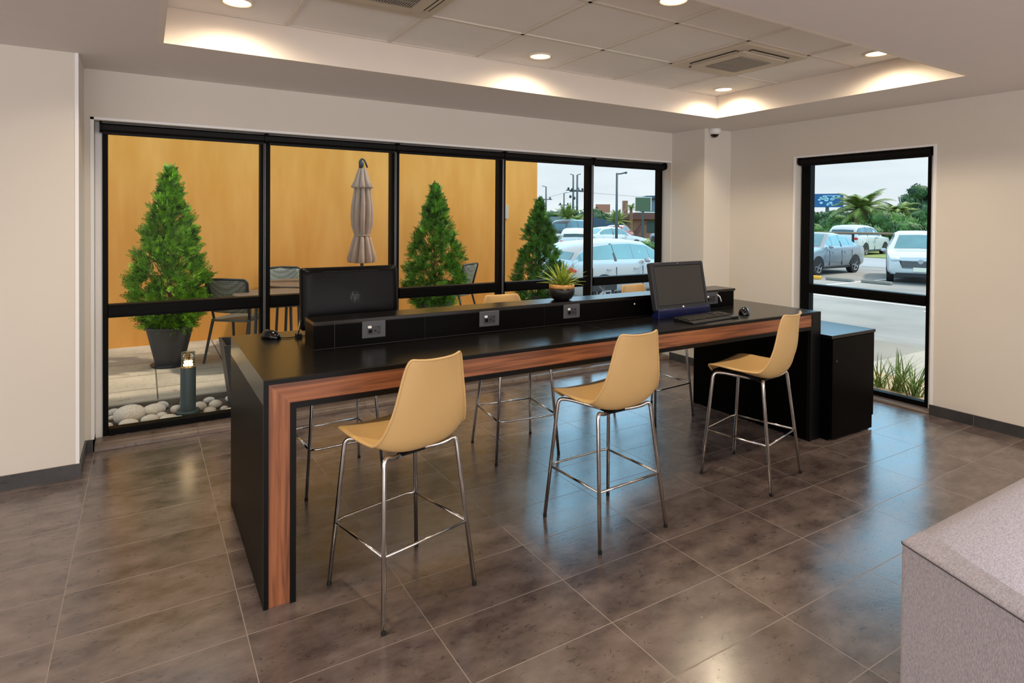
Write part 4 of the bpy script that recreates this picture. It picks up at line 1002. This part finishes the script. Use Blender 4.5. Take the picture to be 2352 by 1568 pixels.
        for xx in (x, x+hl*.40, x-hl*.34): box(g, (xx-.004, min(s*W*.35, s*(W/2+.003)), .34), (xx+.004, max(s*W*.35, s*(W/2+.003)), .86*zk))
        box(g, (-hl*.42, min(s*W*.4, s*(W/2+.004)), .21*zk+.03), (hl*.45, max(s*W*.4, s*(W/2+.004)), .26*zk+.03))
        link('door_seams', g, m_dark, t)
        g = bmesh.new(); ell(g, (x+hl*.43, s*(W/2+.075), 1.0*zk), (.06, .09, .06)); link('wing_mirror', g, paint, t, smooth=True)
        g = bmesh.new()
        for xx in (x-.22, x+hl*.40-.22): box(g, (xx-.07, s*W/2-.02, .80*zk), (xx+.07, s*W/2+.02, .825*zk))
        link('door_handles', g, paint, t)
    for nm, k0, k1 in (('rear_window', a0, a0+1), ('windscreen', a1-1, a1)):
        def RP(k, y): # along roof centre strip
            v = co[k][7]; c = co[k][8]; return v, c
        l0, l1 = co[k0][7], co[k1][7]; r0_, r1_ = co[k0][n-7], co[k1][n-7]
        c0, c1 = co[k0][8], co[k1][8]
        if nm == 'rear_window': f0, f1 = .12, .90
        else: f0, f1 = .08, .92
        quads = []
        for (A, Bq, C, D) in ((l0.lerp(l1, f0), l0.lerp(l1, f1), c0.lerp(c1, f1), c0.lerp(c1, f0)), (c0.lerp(c1, f0), c0.lerp(c1, f1), r0_.lerp(r1_, f1), r0_.lerp(r1_, f0))): quads.append((A, Bq, C, D))
        quadglass(nm, quads, .008)
    WB, R = hl*.60, .325 if kind != 'suv' else .36
    for sx in (-1, 1):
        for sy in (-1, 1):
            g = bmesh.new(); cx_, cy_ = sx*WB, sy*(W/2-.11)
            tube(g, [(cx_, cy_-.10*1, R), (cx_, cy_+.10*1, R)], R, 28); w = link('wheel', g, m_tyre, t)
            ou = sy*(W/2+.0)
            g = bmesh.new()
            lathe(g, [(.001, 0), (.05, 0), (.06, -.02), (R*.60, -.035), (R*.66, -.0), (R*.70, -.0), (R*.72, -.03)], seg=28)
            for k in range(5):
                a = k*2*PI/5; m4 = Matrix.Rotation(a, 4, 'Z'); vs = box(g, (0, -.028, -.03), (R*.64, .028, .004))
                for v in vs: v.co = m4 @ v.co
            rm = link('rim', g, m_rim, w, loc=(cx_, ou-.0*sy, R), rot=(-sy*PI/2, 0, 0))
    for sy in (-1, 1):
        g = bmesh.new()
        for sx in (-1, 1):
            pts = []
            for i in range(19):
                a = PI*i/18; pts.append((sx*WB+(R+.055)*math.cos(a), R+(R+.055)*math.sin(a)))
            prism(g, pts, 'y', sy*(W/2-.03), sy*(W/2+.004))
        link('wheel_arch', g, m_dark, t)
    zf = .72*zk if kind != 'suv' else .86*zk
    for sy in (-1, 1):
        g = bmesh.new(); ell(g, (hl*.955, sy*W*.37, zf*.93), (.16, .15, .085)); link('headlamp', g, m_lens, t, smooth=True)
        g = bmesh.new(); ell(g, (-hl*.965, sy*W*.39, zf*1.12), (.13, .13, .085)); link('tail_lamp', g, m_red, t, smooth=True)
    g = bmesh.new(); prism(g, [(-.48, zf*.60), (.48, zf*.60), (.56, zf*.88), (-.56, zf*.88)], 'x', hl*.955, hl+.012); link('grille', g, m_dark, t, bevel=.01)
    g = bmesh.new()
    for k in range(6): box(g, (hl*.98, -.50, zf*(.62+.045*k)), (hl+.02, .50, zf*(.632+.045*k)))
    prism(g, [(.07*math.cos(a), zf*.86+.07*math.sin(a)) for a in [2*PI*i/16 for i in range(16)]], 'x', hl+.0, hl+.03); link('grille_bars', g, m_rim, t)
    g = bmesh.new(); box(g, (hl*.98, -.19, .42*zk), (hl+.028, .19, .55*zk)); link('number_plate', g, mat('number plate', (226, 220, 200), .5), t)
    g = bmesh.new(); prism(g, [(-.70, .24*zk), (.70, .24*zk), (.64, .36*zk), (-.64, .36*zk)], 'x', hl*.95, hl*.998); link('lower_intake', g, m_dark, t)
    g = bmesh.new(); box(g, (-hl*1.004, -.26, .80*zf), (-hl*.98, .26, .96*zf)); link('rear_plate', g, mat('number plate', (226, 220, 200), .5), t)
    return t
ZG = -.42
car((10.25, 11.6, ZG), .04, 'hatch', m_csilver, 'silver-white hatchback closest to the patio, behind the third potted conifer', m_cglass, L=4.3, W=1.72)
car((25.0, 29.2, ZG), -.08, 'sedan', m_cwhite, 'white sedan parked behind the silver hatchback, in front of the street lamp', m_cglass, L=4.6)
car((19.6, 25.6, ZG), .9, 'hatch', m_cwhite, 'white car half hidden by the third potted conifer', m_cglassd, L=4.2)
car((26.6, 34.6, ZG), .3, 'suv', m_cdark, 'dark sport utility car behind the white cars, left of the window post', m_cglassd, L=4.7, W=1.85, Hh=1.9)
car((31.4, 30.0, ZG), 1.2, 'suv', m_cgrey, 'grey car at the right edge of the long window', m_cglass, L=4.5, W=1.8, Hh=1.6)
car((33.5, 38.0, ZG), .6, 'hatch', m_cred, 'dark red car behind the white sedan near the restaurant', m_cglassd, L=4.2)
car((21.75, 13.6, ZG), PI+.05, 'sedan', m_cgrey, 'silver grey sedan at the left side of the right hand window', m_cglass, L=4.3, W=1.74, Hh=1.50)
car((35.3, 19.4, ZG), .12, 'suv', m_cwhite, 'white sport utility car parked beyond the silver sedan', m_cglassd, L=4.4, W=1.84, Hh=1.72)
car((22.45, 10.35, ZG), PI+.47, 'suv', m_cwhite, 'white car facing the viewer, its grille cut by the right window frame', m_cglass, L=4.4, W=1.80, Hh=1.62)
# wheel stops
o = link('wheel_stop', B(((-.08, -.7, 0), (.08, .7, .12))), m_yel, None, bevel=.03, loc=(19.3, 12.55, ZG)); tag(o, 'yellow wheel stop in front of the silver sedan', 'wheel stop')
for x, y, l in ((19.4, 11.25, 'low grey wheel stop on the asphalt, left one of two'), (19.6, 10.2, 'low grey wheel stop on the asphalt, right one of two')):
    o = link('kerb_stop', B(((-.08, -.45, 0), (.08, .45, .10))), m_kerb, None, bevel=.03, loc=(x, y, ZG)); tag(o, l, 'wheel stop', 'grey wheel stops on the asphalt')

# guard rail
t = root('guard_rail', (26.3, 12.2, ZG), 0, 'brown rail fence on dark posts along the far side of the lot', 'fence')
d0, d1 = Vector((3.6, -3.4, 0)), Vector((-6.5, 5.6, 0))
bm = bmesh.new(); tube(bm, [d0+Vector((0, 0, 1.43)), d1+Vector((0, 0, 1.5))], .045, 8); link('rail', bm, mat('brown rail', (122, 100, 78), .7), t)
for q in (.0, .18, .36, .54, .72, .9):
    p = d0.lerp(d1, q); bm = bmesh.new(); tube(bm, [p, p+Vector((0, 0, 1.43))], .05, 8); link('post', bm, m_dark, t)

# ------------------------------------------------------------------ poles, lamps, wires
def pole_base(name, x, y, h, r, label, cat, m=m_pole, group=None):
    t = root(name, (x, y, ZG), 0, label, cat, group); bm = bmesh.new(); tube(bm, [(0, 0, 0), (0, 0, h)], [r, r*.7], 10); link('pole', bm, m, t, smooth=True); return t
VX = Vector((math.cos(YAW), -math.sin(YAW), 0))
t = pole_base('street_lamp', 20.04, 22.92, 4.25, .075, 'tall street lamp with one arm in front of the white sedan', 'street lamp')
bm = bmesh.new(); tube(bm, [(0, 0, 4.2), VX*.22+Vector((0, 0, 4.22)), VX*.4+Vector((0, 0, 4.27))], .035, 8); link('arm', bm, m_pole, t)
bm = bmesh.new(); a = VX*.38+Vector((0, 0, 4.25)); b = VX*.50+Vector((0, 0, 4.28)); tube(bm, [a, a.lerp(b, .3), b], [.03, .065, .045], 10); link('lamp_head', bm, m_pole, t)
for (x, y, h, l, dx) in ((42.84, 55.86, 7.05, 'utility pole with crossarm, right one of the pair beside the window post', .4), (45.48, 60.11, 7.4, 'utility pole with crossarm, left one of the pair beside the window post', -.4),
                     (51.1, 74.2, 6.7, 'utility pole just right of the mustard wall edge', -.6), (56.4, 76.9, 6.0, 'thin utility pole between the wall edge and the pole pair', .5)):
    t = pole_base('utility_pole', x, y, h, .15, l, 'pole', group='utility poles beyond the lot')
    bm = bmesh.new(); tube(bm, [VX*-.9+Vector((0, 0, h-1.9)), VX*.9+Vector((0, 0, h-1.9))], .07, 6); tube(bm, [Vector((0, 0, h-.02)), VX*dx+Vector((0, 0, h+.1))], .05, 6); link('crossarm', bm, m_pole, t)
    bm = bmesh.new(); ell(bm, VX*.6+Vector((0, 0, h-1.7)), (.14, .14, .18), 8, 6); ell(bm, VX*-.6+Vector((0, 0, h-1.7)), (.14, .14, .18), 8, 6); ell(bm, VX*-.35+Vector((0, 0, h-2.7)), (.16, .16, .2), 8, 6); link('insulators', bm, m_gleg, t)
def wire(p0, p1, sag, r, label):
    p0, p1 = Vector(p0), Vector(p1); pts = [p0.lerp(p1, i/16)-Vector((0, 0, sag*4*(i/16)*(1-i/16))) for i in range(17)]
    c = (p0+p1)/2; bm = bmesh.new(); tube(bm, [p-c for p in pts], r, 5); o = link('overhead_wire', bm, m_wire, None, loc=c); tag(o, label, 'wire', 'overhead wires')
wire((44.0, 57.0, 4.75), (80, 52, 3.9), .3, .022, 'thin overhead wire running right from the pole pair')
wire((51.1, 74.2, 4.6), (42.84, 55.86, 4.75), -.1, .022, 'thin overhead wire between the left pole and the pole pair')

# ------------------------------------------------------------------ palms
def palm(loc, h, L, n, seed, label, up=1.2, trunk=.14, droop=1.3, group='palms beyond the lot', m=m_palm):
    t = root('palm_tree', loc, 0, label, 'palm', group); r = random.Random(seed)
    bm = bmesh.new(); pts = [(0, 0, i*h/8) for i in range(9)]; tube(bm, pts, [trunk*(1.25-.3*i/8+.08*(i % 2)) for i in range(9)], 12); link('trunk', bm, m_ptrunk, t)
    bm = bmesh.new()
    for k in range(n):
        az = k*2.399+r.uniform(-.2, .2); el = up-(up+.25)*(k/n)**1.1+r.uniform(-.1, .1); p = Vector((0, 0, h)); ll = L*r.uniform(.85, 1.1); S_ = 9; e_ = el; pts = []
        for i in range(S_+1):
            pts.append(p.copy()); d = Vector((math.cos(az)*math.cos(e_), math.sin(az)*math.cos(e_), math.sin(e_))); p = p+d*ll/S_; e_ -= droop/S_*(.5+i/S_)
        sd = Vector((-math.sin(az), math.cos(az), 0))
        for i in range(S_):
            for j in range(3):
                q = (i+j/3)/S_; b = pts[i].lerp(pts[i+1], j/3); dd = (pts[i+1]-pts[i]).normalized(); wl = L*.30*math.sin(PI*min(1, q*.9+.12))
                for s in (-1, 1):
                    tip = b+(sd*s*.8+dd*.7-Vector((0, 0, .35))).normalized()*wl; w = dd*.022*L
                    bm.faces.new([bm.verts.new(x) for x in (b-w, tip, b+w)])
    link('fronds', bm, m, t)
    return t
palm((26.9, 36.3, ZG), 2.0, 1.3, 26, 1, 'short upright palm beside the tip of the third potted conifer', up=1.45, droop=.7)
palm((30.5, 39.8, ZG), 1.7, 1.1, 22, 2, 'palm behind the window post, over the dark car', up=1.2)
palm((26.74, 30.54, ZG), 1.85, .95, 24, 3, 'fan shaped palm beside the street lamp', up=1.4, droop=.6)
palm((45.59, 24.91, ZG), 2.75, 2.5, 34, 4, 'large drooping palm behind the white sport utility car', up=1.3, trunk=.42, droop=1.7)
palm((50.3, 24.6, ZG), 2.5, 2.0, 28, 5, 'drooping palm right of the large palm in the right window', up=1.1, trunk=.3, droop=1.9)
palm((41.4, 45.2, ZG), 3.0, .8, 14, 6, 'small palm crown beside the orange brown billboard', up=1.2, droop=.8)

# ------------------------------------------------------------------ far trees, hedges, buildings
def tree(loc, rx, rz_, zc, seed, m, label, name='broadleaf_tree', group='trees beyond the road', n=1500, ls=.30, trunk=True):
    t = root(name, loc, 0, label, 'tree' if trunk else 'bush', group); r = random.Random(seed); bm = bmesh.new()
    blobs = [(Vector((0, 0, zc)), rx*.72, rz_*.72)]+[(Vector((r.uniform(-.6, .6)*rx, r.uniform(-.6, .6)*rx, zc+r.uniform(-.5, .55)*rz_)), rx*r.uniform(.28, .45), rz_*r.uniform(.28, .45)) for _ in range(12)]
    for c, a, b in blobs:
        mm = Matrix.Translation(c) @ Matrix.Diagonal((a*.86, a*.86, b*.86, 1)); bmesh.ops.create_icosphere(bm, subdivisions=2, radius=1, matrix=mm)
    for i in range(n):
        c, a, b = blobs[r.randrange(len(blobs))] if i % 3 else blobs[0]
        d = Vector((r.gauss(0, 1), r.gauss(0, 1), r.gauss(0, 1))).normalized(); p = c+Vector((d.x*a, d.y*a, d.z*b))*r.uniform(.85, 1.06)
        u = d.orthogonal().normalized()*ls*r.uniform(.5, 1.1); v = d.cross(u)*r.uniform(.5, .9); u = (u+d*r.uniform(-.3, .5)*ls)
        bm.faces.new([bm.verts.new(p+q) for q in (-u, v*.6, u, -v*.6)])
    link('foliage', bm, m, t)
    if trunk:
        bm = bmesh.new(); tube(bm, [(0, 0, 0), (0, 0, zc)], [.25, .12], 8); link('trunk', bm, m_bark, t)
    return t
def P2(px, d):   # plan position on a bearing, offline helper for the backdrop
    a = (px-1176)/F_PX; return (fw.x*d+r0.x*a*d, fw.y*d+r0.y*a*d)
TR = [((57.5, 24.3), 2.8, 1.9, 3.5, 'tall dark tree at the right edge of the right window'), ((58.9, 27.0), 2.4, 1.6, 3.1, 'dark tree second from the right edge of the right window'),
      ((60.5, 30.5), 2.6, 1.35, 2.4, 'dark low tree right of the large palm crown'), ((63.5, 34.2), 2.8, 1.2, 2.2, 'distant tree right behind the large palm crown'),
      ((64.2, 37.6), 2.6, 1.15, 2.1, 'distant tree left behind the large palm crown'), ((62.0, 39.4), 2.4, 1.1, 1.9, 'tree below the blue billboard')]
for i, (p, rx, rz_, zc, l) in enumerate(TR): tree((p[0], p[1], ZG), rx, rz_, zc, 30+i, m_hedge2, l, n=2200, ls=.26)
HB = [((38.6, 25.6), 1.9, 1.1, 1.1, 'bright rounded bush left of the large palm trunk'), ((40.6, 22.0), 1.7, 1.0, 1.0, 'rounded bush right of the large palm trunk'), ((41.5, 19.6), 1.7, 1.15, 1.0, 'dark rounded bush second from the right window edge'),
      ((42.0, 17.2), 1.8, 1.25, 1.1, 'dark rounded bush at the right window edge'), ((38.0, 28.2), 1.7, 1.0, 1.0, 'bright bush at the left edge of the right window'), ((45.5, 22.8), 2.0, 1.5, 1.5, 'tall shrub between the two palms'), ((46.5, 27.3), 2.0, 1.4, 1.4, 'reddish green shrub left behind the palm trunk'), ((48, 20.0), 2.2, 1.7, 1.7, 'tall dark shrub right of both palms')]
for i, (p, rx, rz_, zc, l) in enumerate(HB): tree((p[0], p[1], ZG), rx, rz_, zc, 60+i, m_hedge, l, 'rounded_bush', 'bushes along the verge', 1500, .18, False)
for i, (px, d, rx, rz_, zc, l) in enumerate([(1262, 64, 3.0, 1.3, 1.7, 'far dark tree behind the tip of the third potted conifer'), (1295, 66, 2.4, 1.1, 1.7, 'far dark tree left of the upright palm'), (1352, 66, 2.4, 1.5, 1.9, 'far tree behind the window post'), (1385, 60, 1.6, 1.1, 1.7, 'far tree below the orange brown billboard')]):
    x, y = P2(px, d); tree((x, y, ZG), rx, rz_, zc, 80+i, m_hedge2, l, group='trees behind the parked cars', n=900, ls=.22)
for i, (px, d, l) in enumerate([(1498, 33, 'low dark hedge bush at the right edge of the long window'), (1290, 46, 'low green bush left of the upright palm')]):
    x, y = P2(px, d); tree((x, y, ZG), 1.0, .42, .42, 90+i, m_hedge, l, 'low_bush', 'low bushes by the parked cars', 600, .1, False)

def facing(name, px, d, label, cat):
    x, y = P2(px, d); t = root(name, (x, y, ZG), -YAW, label, cat); return t
def ht(py, d): return 1.55-(py-501.5)*d/F_PX-ZG
# restaurant: brick body, maroon roof, chimney, blue roof piece
t = facing('restaurant_building', 1466, 62, 'low brick restaurant with maroon roof and a square chimney', 'building')
k = 62/F_PX
bm = B(((-2.4, 0, 0), (3.4, 6, ht(500, 62)))); link('brick_walls', bm, m_brick, t)
bm = bmesh.new(); prism(bm, [(-3.0, ht(503, 62)), (3.6, ht(500, 62)), (3.6, ht(486, 62)), (-.2, ht(486, 62)), (-1.4, ht(492, 62))], 'y', -.6, 6.2); link('roof', bm, m_roofb, t)
bm = B(((-.3, -.65, ht(487, 62)), (3.6, -.5, ht(485, 62)))); link('roof_edge', bm, m_pipe, t)
bm = B(((-1.45, .5, ht(500, 62)), (-1.0, 1.2, ht(459, 62)))); link('chimney', bm, m_brick, t)
bm = B(((-1.9, -.05, 0), (-1.2, 0, ht(506, 62))), ((-.9, -.05, 0), (-.6, 0, ht(506, 62))), ((.9, -.05, .6), (3.2, 0, ht(504, 62)))); link('openings', bm, mat('dark opening', (46, 62, 56), .6, var=.2), t)
bm = bmesh.new(); prism(bm, [(-.9, 0), (-.5, 0), (1.0, ht(504, 62)), (.6, ht(504, 62))], 'y', -.2, -.06); link('stair_side', bm, m_roofb, t)
t = facing('tower_building', 1515, 70, 'grey tower block with a blue roof at the right edge of the long window', 'building')
bm = B(((-1.5, 0, 0), (2.5, 4, ht(455, 70)))); link('grey_walls', bm, m_grey, t)
bm = bmesh.new(); prism(bm, [(-2.0, ht(451, 70)), (-1.7, ht(448, 70)), (3, ht(446, 70)), (3, ht(455, 70)), (-1.8, ht(454, 70))], 'y', -.5, 4); link('blue_roof', bm, m_roofd, t)
bm = B(((-.3, -.06, ht(484, 70)), (.9, 0, ht(462, 70)))); link('brick_panel', bm, m_brick, t)
t = facing('green_sign_board', 1477, 58, 'dark green square sign board above the restaurant roof', 'sign'); k = 58/F_PX
bm = B(((-17*k, 0, ht(483, 58)), (17*k, .25, ht(452, 58)))); link('panel', bm, m_bbgreen, t)
bm = B(((-18*k, -.03, ht(452, 58)), (20*k, .3, ht(450.5, 58))), ((17*k, -.03, ht(483, 58)), (18.5*k, .3, ht(451, 58)))); link('white_frame', bm, m_pipe, t)
bm = B(((-.1, .1, 0), (.1, .2, ht(483, 58)))); link('post', bm, m_pole, t)
t = facing('orange_sign_board', 1385, 75, 'orange brown sign board left of the street lamp', 'sign'); k = 75/F_PX
bm = B(((-17*k, 0, ht(487, 75)), (16*k, .3, ht(468, 75)))); link('panel', bm, m_bborange, t)
bm = B(((-.15, .1, 0), (.15, .2, ht(487, 75)))); link('post', bm, m_pole, t)
t = facing('blue_awning', 1392, 52, 'dark blue pointed awning behind the white sedan', 'awning'); k = 52/F_PX
bm = bmesh.new(); prism(bm, [(-34*k, ht(520, 52)), (26*k, ht(520, 52)), (26*k, ht(515, 52)), (2*k, ht(503, 52)), (-30*k, ht(498, 52)), (-34*k, ht(500, 52))], 'y', 0, 3); link('canopy', bm, m_roofd, t)
bm = B(((-30*k, .2, 0), (-29*k, .4, ht(515, 52))), ((24*k, .2, 0), (25*k, .4, ht(515, 52)))); link('posts', bm, m_pole, t)
t = facing('grey_lot_wall', 1300, 56, 'low grey wall behind the parked cars at the left', 'wall'); k = 56/F_PX
bm = B(((-60*k, 0, 0), (60*k, .3, ht(497, 56)))); link('wall_panel', bm, m_grey, t)
bm = B(((28*k, -.1, ht(510, 56)), (60*k, 0, ht(494, 56)))); link('pink_panel', bm, mat('pink wall', (168, 134, 122), .8), t)
# blue billboard
x, y = 72.4, 43.7; a = math.atan2(y, x)
t = root('blue_billboard', (x, y, ZG), a-PI/2, 'large blue billboard with pale blotches beyond the trees', 'billboard')
bm = B(((-2.2, 0, ht(471, 75)), (1.75, .3, ht(440, 75)))); link('panel', bm, m_bbblue, t)
bm = bmesh.new(); rs = random.Random(5)
for i in range(20):
    cx_, cz_ = rs.uniform(-.9, 1.4), rs.uniform(ht(468, 75), ht(447, 75)); q = rs.uniform(.08, .2)
    prism(bm, [(cx_+q*1.3*math.cos(b)*rs.uniform(.8, 1.2), cz_+q*math.sin(b)) for b in [2*PI*j/9 for j in range(9)]], 'y', -.03, 0)
box(bm, (-.5, -.03, ht(445.5, 75)), (1.45, 0, ht(444, 75))); link('pale_shapes', bm, mat('pale billboard ink', (160, 206, 224), .6), t)
bm = B(((-.2, .1, 0), (.2, .25, ht(471, 75)))); link('post', bm, m_pole, t)
print('objects', len(bpy.data.objects))
